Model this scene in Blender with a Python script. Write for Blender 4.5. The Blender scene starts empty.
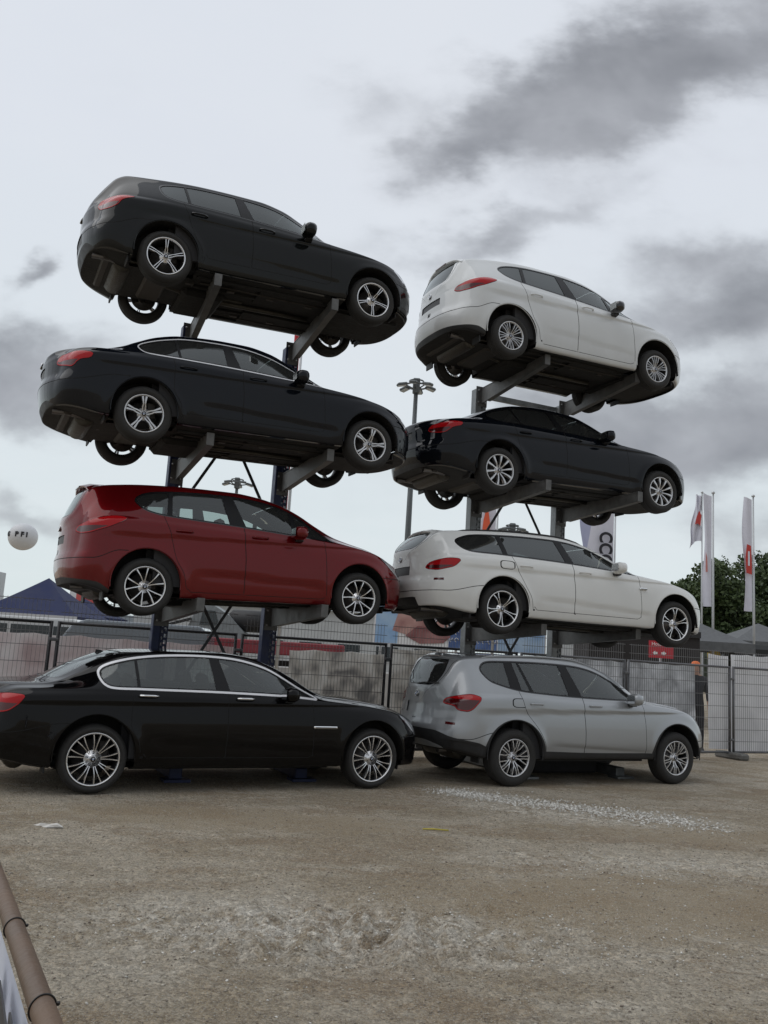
import bpy, bmesh, math, random
import numpy as np
from mathutils import Vector, Matrix
random.seed(7); RNG = np.random.RandomState(11)
sc = bpy.context.scene
COL = sc.collection
PI = math.pi
def rad(a): return math.radians(a)

# ------------------------------------------------------------------ camera
CAM_H = 1.6
cam_d = bpy.data.cameras.new('camera'); cam = bpy.data.objects.new('camera', cam_d); COL.objects.link(cam)
cam_d.sensor_fit = 'VERTICAL'; cam_d.sensor_height = 36.0; cam_d.lens = 875.0/1024*36.0
cam_d.clip_start = 0.05; cam_d.clip_end = 4000
_p, _r = rad(9.08), rad(3.56)
fwd = Vector((0, math.cos(_p), math.sin(_p))); up0 = Vector((0, -math.sin(_p), math.cos(_p))); rt0 = Vector((1, 0, 0))
rt = rt0*math.cos(_r)+up0*math.sin(_r); up = -rt0*math.sin(_r)+up0*math.cos(_r)
mw = Matrix((rt, up, -fwd)).transposed().to_4x4(); mw.translation = Vector((0, 0, CAM_H)); cam.matrix_world = mw
sc.camera = cam

# ------------------------------------------------------------------ view
sc.view_settings.view_transform = 'Standard'
try: sc.view_settings.look = 'None'
except Exception: pass
sc.view_settings.exposure = 0.0; sc.view_settings.gamma = 1.0

# ------------------------------------------------------------------ world: sky with procedural clouds
SUN_EL, SUN_AZ = rad(56), rad(258)
w = bpy.data.worlds.new('World'); sc.world = w; w.use_nodes = True
nt = w.node_tree; N = nt.nodes; L = nt.links
for n in list(N): N.remove(n)
def nd(t, **k):
    n = N.new(t)
    for a, b in k.items(): setattr(n, a, b)
    return n
out = nd('ShaderNodeOutputWorld'); bg = nd('ShaderNodeBackground'); bg.inputs['Strength'].default_value = 0.1
sky = nd('ShaderNodeTexSky'); sky.sky_type = 'NISHITA'; sky.sun_disc = False
sky.sun_elevation = SUN_EL; sky.sun_rotation = SUN_AZ; sky.air_density = 1.0; sky.dust_density = 2.0
tc = nd('ShaderNodeTexCoord'); sep = nd('ShaderNodeSeparateXYZ'); L.new(tc.outputs['Generated'], sep.inputs[0])
def m(op, a, b=None, c=None, clamp=False):
    n = nd('ShaderNodeMath', operation=op); n.use_clamp = clamp
    for i, v in enumerate((a, b, c)):
        if v is None: continue
        if isinstance(v, (int, float)): n.inputs[i].default_value = v
        else: L.new(v, n.inputs[i])
    return n.outputs[0]
X, Y_, Zz = sep.outputs
# project the view direction on to a cloud layer overhead, so clouds flatten towards the horizon
zc = m('MAXIMUM', m('ADD', Zz, 0.16), 0.05)
cx = m('DIVIDE', X, zc); cy = m('DIVIDE', Y_, zc)
cmb = nd('ShaderNodeCombineXYZ'); L.new(cx, cmb.inputs[0]); L.new(cy, cmb.inputs[1])
def noise(scale, detail, rough, off, sx=1.0, sy=1.0, dist=0.0):
    mp = nd('ShaderNodeMapping'); mp.inputs['Location'].default_value = off; mp.inputs['Scale'].default_value = (sx, sy, 1)
    L.new(cmb.outputs[0], mp.inputs[0])
    n = nd('ShaderNodeTexNoise'); n.inputs['Scale'].default_value = scale; n.inputs['Detail'].default_value = detail
    n.inputs['Roughness'].default_value = rough; n.inputs['Distortion'].default_value = dist
    L.new(mp.outputs[0], n.inputs['Vector']); return n.outputs['Fac']
n1 = noise(1.15, 9, 0.58, (3.1, 1.7, 0), 1, 1, 0.35)
n2 = noise(0.55, 6, 0.52, (8.4, 2.2, 0), 1, 1, 0.2)
n3 = noise(4.5, 8, 0.6, (1.4, 5.2, 0), 1, 1, 0.4)
# cloud banks: broken patches placed by direction (a = x/y across, e = z/y up), edges torn by warped noise
yy = m('MAXIMUM', Y_, 0.02); a0 = m('DIVIDE', X, yy); e0 = m('DIVIDE', Zz, yy)
cmb2 = nd('ShaderNodeCombineXYZ'); L.new(a0, cmb2.inputs[0]); L.new(e0, cmb2.inputs[1])
def noise2(scale, detail, rough, off, sy=1.6, dist=0.0):
    mp = nd('ShaderNodeMapping'); mp.inputs['Location'].default_value = off; mp.inputs['Scale'].default_value = (1, sy, 1); mp.inputs['Rotation'].default_value = (0, 0, -0.25)
    L.new(cmb2.outputs[0], mp.inputs[0])
    n = nd('ShaderNodeTexNoise'); n.inputs['Scale'].default_value = scale; n.inputs['Detail'].default_value = detail
    n.inputs['Roughness'].default_value = rough; n.inputs['Distortion'].default_value = dist; L.new(mp.outputs[0], n.inputs['Vector']); return n.outputs['Fac']
wa = m('MULTIPLY', m('SUBTRACT', noise2(5.0, 5, .55, (1.3, 7.7, 0)), .5), .26); we = m('MULTIPLY', m('SUBTRACT', noise2(5.5, 5, .55, (4.9, 2.1, 0)), .5), .20)
aw = m('ADD', a0, wa); ew = m('ADD', e0, we)
def bank(dx, dz, rx, rz, tilt, amp):
    a = m('SUBTRACT', aw, dx); e = m('SUBTRACT', ew, dz); ct, st = math.cos(tilt), math.sin(tilt)
    u = m('ADD', m('MULTIPLY', a, ct/rx), m('MULTIPLY', e, st/rx)); v = m('ADD', m('MULTIPLY', a, -st/rz), m('MULTIPLY', e, ct/rz))
    return m('MULTIPLY', m('POWER', 2.718, m('MULTIPLY', m('ADD', m('MULTIPLY', u, u), m('MULTIPLY', v, v)), -1.0)), amp)
banks = None
for b in ((0.37, 0.775, 0.20, 0.070, 0.42, 1.5), (0.22, 0.70, 0.15, 0.060, 0.35, 1.3), (0.10, 0.655, 0.10, 0.05, 0.6, 0.62), (0.045, 0.615, 0.05, 0.03, 0.2, 0.45), (-0.06, 0.68, 0.06, 0.045, 0.3, 0.30),
          (0.16, 0.53, 0.17, 0.028, 0.38, 0.55), (0.05, 0.495, 0.08, 0.03, 0.2, 0.5), (0.40, 0.46, 0.14, 0.055, 0.15, 1.1), (0.30, 0.40, 0.08, 0.03, 0.1, 0.35), (0.36, 0.275, 0.20, 0.060, 0.10, 1.5), (0.47, 0.33, 0.10, 0.06, 0.1, 0.6), (0.20, 0.30, 0.08, 0.03, 0.0, 0.4),
          (0.46, 0.15, 0.10, 0.03, 0.0, 0.4), (-0.455, 0.415, 0.035, 0.022, 0.7, 0.8), (-0.43, 0.43, 0.03, 0.01, 0.4, 0.5), (-0.44, 0.30, 0.12, 0.05, 0.0, 1.1), (-0.50, 0.27, 0.08, 0.04, 0.0, 0.6), (-0.40, 0.14, 0.12, 0.022, 0.0, 0.5), (-0.2, 0.24, 0.10, 0.02, 0.1, 0.2)):
    k = bank(*b); banks = k if banks is None else m('ADD', banks, k)
f1 = noise2(7.0, 8, .55, (2.2, 9.1, 0), 1.5, .2); f2 = noise2(22.0, 6, .62, (6.2, 3.1, 0), 1.3, .2)
tex = m('ADD', m('MULTIPLY', m('SUBTRACT', f1, 0.5), 2.1), m('MULTIPLY', m('SUBTRACT', f2, 0.5), 0.30))
dark = m('MAXIMUM', m('ADD', banks, m('MULTIPLY', tex, m('ADD', m('MULTIPLY', banks, 1.0, clamp=True), 0.14))), 0.0)
dark = m('SUBTRACT', 1.0, m('POWER', 2.718, m('MULTIPLY', dark, -1.35)))
gen = m('MULTIPLY', m('SUBTRACT', n2, 0.47), 1.6, clamp=True)
dark = m('ADD', dark, m('MULTIPLY', gen, 0.22), clamp=True)
rampd = nd('ShaderNodeMapRange'); rampd.interpolation_type = 'SMOOTHSTEP'; rampd.inputs[1].default_value = 0.02; rampd.inputs[2].default_value = 1.0
L.new(dark, rampd.inputs[0])
def mixc(f, a, b):
    n = nd('ShaderNodeMix', data_type='RGBA')
    if isinstance(f, float): n.inputs[0].default_value = f
    else: L.new(f, n.inputs[0])
    for i, v in ((6, a), (7, b)):
        if isinstance(v, tuple): n.inputs[i].default_value = (*v, 1)
        else: L.new(v, n.inputs[i])
    return n.outputs[2]
hz = nd('ShaderNodeMapRange'); hz.inputs[1].default_value = 0.0; hz.inputs[2].default_value = 0.5; L.new(Zz, hz.inputs[0])
base = mixc(hz.outputs[0], (7.3, 8.15, 8.3), (7.6, 8.0, 8.65))
thin = m('MULTIPLY', m('SUBTRACT', n1, 0.42), 0.9, clamp=True)
base = mixc(thin, base, (8.6, 8.8, 9.1))
cloudc = mixc(m('MULTIPLY', m('SUBTRACT', noise2(6.0, 4, .5, (5.5, 0.3, 0), 1.3, .2), 0.36), 2.8, clamp=True), (2.35, 2.45, 2.7), (4.2, 4.35, 4.7))
cl = mixc(rampd.outputs[0], base, cloudc)
# unseen sky behind the camera, dimmed to weaken paint reflections and fill
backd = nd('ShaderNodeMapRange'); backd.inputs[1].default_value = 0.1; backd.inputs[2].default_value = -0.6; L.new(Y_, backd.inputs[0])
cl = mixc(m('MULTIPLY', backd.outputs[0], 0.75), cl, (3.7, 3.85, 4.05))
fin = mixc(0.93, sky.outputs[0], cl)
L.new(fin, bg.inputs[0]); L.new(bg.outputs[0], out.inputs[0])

# ------------------------------------------------------------------ sun behind the overcast
sd = bpy.data.lights.new('sun', 'SUN'); sd.energy = 0.9; sd.angle = rad(64); sd.color = (1, 0.985, 0.96)
so = bpy.data.objects.new('sun', sd); COL.objects.link(so)
_dir = Vector((math.sin(SUN_AZ)*math.cos(SUN_EL), math.cos(SUN_AZ)*math.cos(SUN_EL), math.sin(SUN_EL)))
so.rotation_euler = (-_dir).to_track_quat('-Z', 'Y').to_euler(); so.location = (0, 0, 40)

# ------------------------------------------------------------------ materials
MATS = {}
class NT:
    def __init__(s, mat): s.m = mat; s.t = mat.node_tree; s.n = s.t.nodes; s.l = s.t.links
    def new(s, t, **k):
        n = s.n.new(t)
        for a, b in k.items(): setattr(n, a, b)
        return n
    def link(s, a, b): s.l.new(a, b)
def mat(name, col=(.5, .5, .5), rough=.5, metal=0.0, coat=0.0, spec=None, var=0.0, vscale=8.0, bump=0.0, bscale=40.0, emit=None, estr=1.0, trans=0.0, coords='Object', dirt=None):
    if name in MATS: return MATS[name]
    mt = bpy.data.materials.new(name); mt.use_nodes = True; g = NT(mt); b = g.n['Principled BSDF']
    b.inputs['Base Color'].default_value = (*col, 1); b.inputs['Roughness'].default_value = rough; b.inputs['Metallic'].default_value = metal
    b.inputs['Coat Weight'].default_value = coat; b.inputs['Coat Roughness'].default_value = 0.04
    if spec is not None: b.inputs['Specular IOR Level'].default_value = spec
    if emit: b.inputs['Emission Color'].default_value = (*emit, 1); b.inputs['Emission Strength'].default_value = estr
    tcn = g.new('ShaderNodeTexCoord')
    if var > 0:
        n = g.new('ShaderNodeTexNoise'); n.inputs['Scale'].default_value = vscale; n.inputs['Detail'].default_value = 7; n.inputs['Roughness'].default_value = .62
        g.link(tcn.outputs[coords], n.inputs['Vector'])
        r = g.new('ShaderNodeMapRange'); r.inputs[1].default_value = .3; r.inputs[2].default_value = .7; r.inputs[3].default_value = 1-var; r.inputs[4].default_value = 1+var
        g.link(n.outputs['Fac'], r.inputs[0])
        mx = g.new('ShaderNodeMix', data_type='RGBA', blend_type='MULTIPLY'); mx.inputs[0].default_value = 1; mx.inputs[6].default_value = (*col, 1)
        g.link(r.outputs[0], mx.inputs[7]); g.link(mx.outputs[2], b.inputs['Base Color'])
        rr = g.new('ShaderNodeMapRange'); rr.inputs[1].default_value = .3; rr.inputs[2].default_value = .7; rr.inputs[3].default_value = max(0, rough-.08); rr.inputs[4].default_value = min(1, rough+.12)
        g.link(n.outputs['Fac'], rr.inputs[0]); g.link(rr.outputs[0], b.inputs['Roughness'])
    if bump > 0:
        n = g.new('ShaderNodeTexNoise'); n.inputs['Scale'].default_value = bscale; n.inputs['Detail'].default_value = 6
        g.link(tcn.outputs[coords], n.inputs['Vector']); bp = g.new('ShaderNodeBump'); bp.inputs['Strength'].default_value = bump; bp.inputs['Distance'].default_value = .02
        g.link(n.outputs['Fac'], bp.inputs['Height']); g.link(bp.outputs[0], b.inputs['Normal'])
    MATS[name] = mt; return mt
def paint(name, col, metal=.0, rough=.35, dust=.25, inner=(.03, .03, .032), cior=1.5):
    """car paint: clear coat over base, road dust on the lower flanks, dark trim on the inner face of the shell"""
    if name in MATS: return MATS[name]
    mt = bpy.data.materials.new(name); mt.use_nodes = True; g = NT(mt); b = g.n['Principled BSDF']
    b.inputs['Metallic'].default_value = metal; b.inputs['Roughness'].default_value = rough; b.inputs['Specular IOR Level'].default_value = 0.0
    b.inputs['Coat Weight'].default_value = 1.0; b.inputs['Coat Roughness'].default_value = .03; b.inputs['Coat IOR'].default_value = cior
    t = g.new('ShaderNodeTexCoord'); s = g.new('ShaderNodeSeparateXYZ'); g.link(t.outputs['Object'], s.inputs[0])
    n = g.new('ShaderNodeTexNoise'); n.inputs['Scale'].default_value = 3.5; n.inputs['Detail'].default_value = 8; n.inputs['Roughness'].default_value = .65; g.link(t.outputs['Object'], n.inputs['Vector'])
    r = g.new('ShaderNodeMapRange'); r.inputs[1].default_value = .95; r.inputs[2].default_value = .2; g.link(s.outputs[2], r.inputs[0])
    q = g.new('ShaderNodeMath', operation='MULTIPLY'); g.link(r.outputs[0], q.inputs[0]); g.link(n.outputs['Fac'], q.inputs[1])
    q2 = g.new('ShaderNodeMath', operation='MULTIPLY'); g.link(q.outputs[0], q2.inputs[0]); q2.inputs[1].default_value = dust
    mx = g.new('ShaderNodeMix', data_type='RGBA'); mx.inputs[6].default_value = (*col, 1); mx.inputs[7].default_value = (.17, .15, .125, 1); g.link(q2.outputs[0], mx.inputs[0])
    ge = g.new('ShaderNodeNewGeometry'); m2 = g.new('ShaderNodeMix', data_type='RGBA'); g.link(ge.outputs['Backfacing'], m2.inputs[0]); g.link(mx.outputs[2], m2.inputs[6]); m2.inputs[7].default_value = (*inner, 1)
    g.link(m2.outputs[2], b.inputs['Base Color'])
    c = g.new('ShaderNodeMath', operation='SUBTRACT'); c.inputs[0].default_value = 1; g.link(q2.outputs[0], c.inputs[1])
    c2 = g.new('ShaderNodeMath', operation='MULTIPLY'); c2.use_clamp = True; g.link(c.outputs[0], c2.inputs[0])
    inv = g.new('ShaderNodeMath', operation='SUBTRACT'); inv.inputs[0].default_value = 1; g.link(ge.outputs['Backfacing'], inv.inputs[1]); g.link(inv.outputs[0], c2.inputs[1]); g.link(c2.outputs[0], b.inputs['Coat Weight'])
    bb = g.new('ShaderNodeTexNoise'); bb.inputs['Scale'].default_value = 1.6; bb.inputs['Detail'].default_value = 1; g.link(t.outputs['Object'], bb.inputs['Vector'])
    bp = g.new('ShaderNodeBump'); bp.inputs['Strength'].default_value = .03; bp.inputs['Distance'].default_value = .05; g.link(bb.outputs['Fac'], bp.inputs['Height']); g.link(bp.outputs[0], b.inputs['Coat Normal'])
    MATS[name] = mt; return mt
def glass(name, tint):
    if name in MATS: return MATS[name]
    mt = bpy.data.materials.new(name); mt.use_nodes = True; g = NT(mt); g.n.remove(g.n['Principled BSDF'])
    o = [n for n in g.n if n.type == 'OUTPUT_MATERIAL'][0]
    tr = g.new('ShaderNodeBsdfTransparent'); tr.inputs[0].default_value = (*tint, 1)
    gl = g.new('ShaderNodeBsdfGlossy'); gl.inputs['Roughness'].default_value = .02; gl.inputs[0].default_value = (.95, 1, 1, 1)
    fr = g.new('ShaderNodeFresnel'); fr.inputs[0].default_value = 1.55
    mu = g.new('ShaderNodeMath', operation='MULTIPLY_ADD'); g.link(fr.outputs[0], mu.inputs[0]); mu.inputs[1].default_value = 1.1; mu.inputs[2].default_value = .03; mu.use_clamp = True
    mx = g.new('ShaderNodeMixShader'); g.link(mu.outputs[0], mx.inputs[0]); g.link(tr.outputs[0], mx.inputs[1]); g.link(gl.outputs[0], mx.inputs[2]); df = g.new('ShaderNodeBsdfDiffuse'); df.inputs[0].default_value = (.42, .43, .42, 1); m9 = g.new('ShaderNodeMixShader'); m9.inputs[0].default_value = .05
    g.link(mx.outputs[0], m9.inputs[1]); g.link(df.outputs[0], m9.inputs[2]); g.link(m9.outputs[0], o.inputs[0])
    MATS[name] = mt; return mt
def red_lamp():
    mt = mat('tail_lamp_red', (.40, .006, .009), .15, spec=0.1, coat=.6)
    return mt
M_rub = mat('rubber', (.022, .021, .02), .75, var=.35, vscale=30, bump=.3, bscale=90)
M_alloy = mat('alloy_silver', (.62, .62, .63), .28, .85, var=.12, vscale=20)
M_alloyp = mat('alloy_polished', (.78, .78, .79), .2, .9)
M_alloyg = mat('alloy_grey', (.10, .10, .105), .35, .6)
M_barrel = mat('rim_barrel', (.045, .045, .047), .5, .5)
M_disc = mat('brake_disc', (.18, .17, .165), .4, .8)
M_black = mat('black_plastic', (.018, .018, .019), .55, var=.3, vscale=12)
M_gloss = mat('gloss_black_trim', (.008, .008, .009), .12, coat=.8)
M_pillar = mat('pillar_black', (.010, .010, .011), .35, spec=.25)
M_gap = mat('shut_line', (.004, .004, .004), .9)
M_under = mat('underbody', (.012, .0115, .011), .8, var=.5, vscale=6, bump=.4, bscale=25)
M_underm = mat('underbody_metal', (.05, .045, .04), .55, .5, var=.4, vscale=15)
M_heat = mat('heat_shield', (.075, .07, .06), .45, .7, var=.3, vscale=12, bump=.5, bscale=60)
M_chrome = mat('chrome', (.80, .81, .82), .12, 1.0)
M_red = red_lamp(); M_alu = mat('bright_window_trim', (.78, .78, .80), .32, .25)
M_redd = mat('lamp_dark_red', (.07, .003, .004), .15, coat=.6)
M_lamp = mat('headlamp_lens', (.55, .57, .6), .12, .5, coat=1)
M_int = mat('interior_trim', (.035, .035, .038), .8)
M_seat = mat('seat_leather', (.06, .058, .055), .6)
M_seatb = mat('seat_beige', (.32, .27, .22), .6)
M_plate = mat('plate_recess', (.05, .05, .052), .5)
M_silverp = mat('silver_plastic', (.35, .36, .37), .4, .5)
M_blue = mat('emblem_blue', (.03, .10, .28), .3); M_white = mat('emblem_white', (.8, .8, .8), .4)

# ------------------------------------------------------------------ object helpers
def link(o, parent=None):
    COL.objects.link(o)
    if parent is not None: o.parent = parent
    return o
def tag(o, label=None, cat=None, group=None, kind=None):
    if label: o['label'] = label
    if cat: o['category'] = cat
    if group: o['group'] = group
    if kind: o['kind'] = kind
    return o
def empty(name, loc=(0, 0, 0), rz=0.0):
    o = bpy.data.objects.new(name, None); o.empty_display_size = .2; o.location = loc; o.rotation_euler = (0, 0, rz); COL.objects.link(o); return o
class MB:
    """collects shapes into one mesh"""
    def __init__(s): s.v = []; s.f = []; s.m = []; s.sm = []; s.mats = []
    def mi(s, mt):
        if mt not in s.mats: s.mats.append(mt)
        return s.mats.index(mt)
    def add(s, vs, fs, mt, smooth=False):
        b = len(s.v); s.v += [tuple(map(float, p)) for p in vs]; k = s.mi(mt)
        for f in fs: s.f.append(tuple(b+i for i in f)); s.m.append(k); s.sm.append(smooth)
    def box(s, c, d, mt, R=None, bev=0.0):
        c = np.array(c, float); hx, hy, hz_ = [a/2 for a in d]
        if bev > 0:
            b = min(bev, hx*.9, hy*.9, hz_*.9); pts = []
            for sx in (-1, 1):
                for sy in (-1, 1):
                    for sz in (-1, 1):
                        pts += [(sx*hx, sy*(hy-b), sz*(hz_-b)), (sx*(hx-b), sy*hy, sz*(hz_-b)), (sx*(hx-b), sy*(hy-b), sz*hz_)]
            bm = bmesh.new()
            for p in pts: bm.verts.new(p)
            bmesh.ops.convex_hull(bm, input=bm.verts); bm.verts.index_update()
            P = np.array([v.co[:] for v in bm.verts]); F = [[v.index for v in f.verts] for f in bm.faces]; bm.free()
        else:
            P = np.array([(x*hx, y*hy, z*hz_) for x in (-1, 1) for y in (-1, 1) for z in (-1, 1)])
            F = [(0, 1, 3, 2), (4, 6, 7, 5), (0, 4, 5, 1), (2, 3, 7, 6), (0, 2, 6, 4), (1, 5, 7, 3)]
        if R is not None: P = P @ np.array(R).T
        s.add(P+c, F, mt)
    def bar(s, a, b, wd, ht, mt, upv=(0, 0, 1)):
        a = Vector(a); b = Vector(b); d = b-a; l = d.length; d.normalize(); u = Vector(upv)
        sd_ = d.cross(u)
        if sd_.length < 1e-4: sd_ = d.cross(Vector((1, 0, 0)))
        sd_.normalize(); u = sd_.cross(d)
        R = np.array([[d.x, sd_.x, u.x], [d.y, sd_.y, u.y], [d.z, sd_.z, u.z]])
        s.box((a+b)/2, (l, wd, ht), mt, R)
    def tube(s, pts, r, mt, n=10, cap=True, closed=False):
        pts = [Vector(p) for p in pts]; rs = r if isinstance(r, (list, tuple)) else [r]*len(pts); V = []; F = []
        pr = None
        for i, p in enumerate(pts):
            if closed: d = pts[(i+1) % len(pts)]-pts[i-1]
            else: d = pts[min(i+1, len(pts)-1)]-pts[max(i-1, 0)]
            d.normalize()
            if pr is None:
                pr = d.cross(Vector((0, 0, 1)))
                if pr.length < .05: pr = d.cross(Vector((1, 0, 0)))
            pr = (pr-d*pr.dot(d)).normalized(); q = d.cross(pr)
            for k in range(n):
                a = 2*PI*k/n; V.append(p+(pr*math.cos(a)+q*math.sin(a))*rs[i])
        m_ = len(pts)
        for i in range(m_ if closed else m_-1):
            for k in range(n):
                j = (i+1) % m_; F.append((i*n+k, i*n+(k+1) % n, j*n+(k+1) % n, j*n+k))
        if cap and not closed: F.append(tuple(range(n-1, -1, -1))); F.append(tuple((m_-1)*n+k for k in range(n)))
        s.add(V, F, mt, True)
    def lathe(s, prof, mt, n=48, axis='y', c=(0, 0, 0), smooth=True, closed=False):
        V = []; F = []; k_ = len(prof)
        for i in range(n):
            a = 2*PI*i/n
            for r, t in prof:
                if axis == 'y': V.append((c[0]+r*math.cos(a), c[1]+t, c[2]+r*math.sin(a)))
                elif axis == 'z': V.append((c[0]+r*math.cos(a), c[1]+r*math.sin(a), c[2]+t))
                else: V.append((c[0]+t, c[1]+r*math.cos(a), c[2]+r*math.sin(a)))
        for i in range(n):
            j = (i+1) % n
            for k in range(k_ if closed else k_-1):
                k2 = (k+1) % k_; F.append((i*k_+k, i*k_+k2, j*k_+k2, j*k_+k))
        s.add(V, F, mt, smooth)
    def prism(s, poly, lo, hi, mt, plane='xz'):
        """polygon extruded along the remaining axis from lo to hi"""
        n = len(poly); V = []
        for t in (lo, hi):
            for a, b in poly:
                V.append({'xz': (a, t, b), 'xy': (a, b, t), 'yz': (t, a, b)}[plane])
        F = [tuple(range(n)), tuple(range(2*n-1, n-1, -1))]+[(i, (i+1) % n, n+(i+1) % n, n+i) for i in range(n)]
        s.add(V, F, mt)
    def mirror_y(s):
        o = MB(); o.v = [(x, -y, z) for x, y, z in s.v]; o.f = [tuple(reversed(f)) for f in s.f]; o.m = list(s.m); o.sm = list(s.sm); o.mats = list(s.mats); return o
    def build(s, name, parent=None, fixn=True, bevel=0.0):
        me = bpy.data.meshes.new(name); me.from_pydata(s.v, [], s.f)
        for q in s.mats: me.materials.append(q)
        me.polygons.foreach_set('material_index', s.m); me.polygons.foreach_set('use_smooth', s.sm)
        if fixn and len(s.f) < 40000:
            bm = bmesh.new(); bm.from_mesh(me); bmesh.ops.recalc_face_normals(bm, faces=bm.faces); bm.to_mesh(me); bm.free()
        me.update(); o = bpy.data.objects.new(name, me); link(o, parent)
        if bevel > 0:
            b = o.modifiers.new('bevel', 'BEVEL'); b.width = bevel; b.segments = 2; b.limit_method = 'ANGLE'
        return o
def copy_tree(o, parent=None):
    c = o.copy(); COL.objects.link(c); c.parent = parent
    for ch in list(o.children): copy_tree(ch, c)
    return c

# ------------------------------------------------------------------ numeric helpers
def pchip(pts):
    xs = np.array([p[0] for p in pts], float); ys = np.array([p[1] for p in pts], float); n = len(xs)
    h = np.diff(xs); d = np.diff(ys)/h; mm = np.zeros(n)
    for i in range(1, n-1):
        if d[i-1]*d[i] > 0:
            w1 = 2*h[i]+h[i-1]; w2 = h[i]+2*h[i-1]; mm[i] = (w1+w2)/(w1/d[i-1]+w2/d[i])
    mm[0] = d[0]; mm[-1] = d[-1]
    def f(x):
        x = np.clip(np.asarray(x, float), xs[0], xs[-1]); i = np.clip(np.searchsorted(xs, x)-1, 0, n-2)
        t = (x-xs[i])/h[i]; t2 = t*t; t3 = t2*t
        return (2*t3-3*t2+1)*ys[i]+(t3-2*t2+t)*h[i]*mm[i]+(-2*t3+3*t2)*ys[i+1]+(t3-t2)*h[i]*mm[i+1]
    return f
def smooth(a, b, x):
    t = np.clip((x-a)/(b-a), 0, 1); return t*t*(3-2*t)
def bspline_matrix(nc, per):
    """cubic clamped uniform B-spline basis sampled `per` times each span"""
    deg = 3; kn = [0]*4+list(range(1, nc-3))+[nc-3]*4
    us = np.linspace(0, nc-3, (nc-3)*per+1); us[-1] -= 1e-9
    B = np.zeros((len(us), nc))
    for r, u in enumerate(us):
        N_ = np.zeros((deg+1, len(kn)-1))
        for i in range(len(kn)-1): N_[0, i] = 1.0 if kn[i] <= u < kn[i+1] else 0.0
        for p in range(1, deg+1):
            for i in range(len(kn)-1-p):
                a = 0 if kn[i+p] == kn[i] else (u-kn[i])/(kn[i+p]-kn[i])*N_[p-1, i]
                b = 0 if kn[i+p+1] == kn[i+1] else (kn[i+p+1]-u)/(kn[i+p+1]-kn[i+1])*N_[p-1, i+1]
                N_[p, i] = a+b
        B[r] = N_[deg, :nc]
    return B
def roundpoly(poly, it=2, ratio=.22):
    P = [np.array(p, float) for p in poly]
    for _ in range(it):
        Q = []
        for i in range(len(P)):
            a, b = P[i], P[(i+1) % len(P)]; l = np.linalg.norm(b-a); k = min(ratio, .05/max(l, 1e-6)) if l > .25 else ratio
            Q += [a+(b-a)*k, a+(b-a)*(1-k)]
        P = Q
    return np.array(P)
def splinepoly(poly, sharp=(), per=8):
    """closed Catmull-Rom through the points; indices in `sharp` stay corners"""
    P = np.array(poly, float); n = len(P); out_ = []
    for i in range(n):
        p0, p1, p2, p3 = P[i-1], P[i], P[(i+1) % n], P[(i+2) % n]
        l = np.linalg.norm(p2-p1)
        m1 = (p2-p0); m1 = m1/max(np.linalg.norm(m1), 1e-9)*l*.9 if i not in sharp else (p2-p1)
        m2 = (p3-p1); m2 = m2/max(np.linalg.norm(m2), 1e-9)*l*.9 if (i+1) % n not in sharp else (p2-p1)
        for t in np.linspace(0, 1, per, endpoint=False):
            t2, t3 = t*t, t*t*t
            out_.append((2*t3-3*t2+1)*p1+(t3-2*t2+t)*m1+(-2*t3+3*t2)*p2+(t3-t2)*m2)
    return np.array(out_)
def sdpoly(P):
    """signed distance to a closed polygon, negative inside"""
    A = P; B = np.roll(P, -1, axis=0)
    def f(x, y):
        q = np.stack([x, y], -1)[:, None, :]; e = (B-A)[None]; w_ = q-A[None]
        t = np.clip((w_*e).sum(-1)/np.maximum((e*e).sum(-1), 1e-12), 0, 1); d = np.sqrt(((w_-t[..., None]*e)**2).sum(-1)).min(1)
        y0, y1 = A[None, :, 1], B[None, :, 1]; x0, x1 = A[None, :, 0], B[None, :, 0]
        yy = q[..., 1]; xx = q[..., 0]
        c = ((y0 > yy) != (y1 > yy)) & (xx < (x1-x0)*(yy-y0)/np.where(y1 == y0, 1e-12, y1-y0)+x0)
        return np.where(c.sum(1) % 2 == 1, -d, d)
    return f

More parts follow.
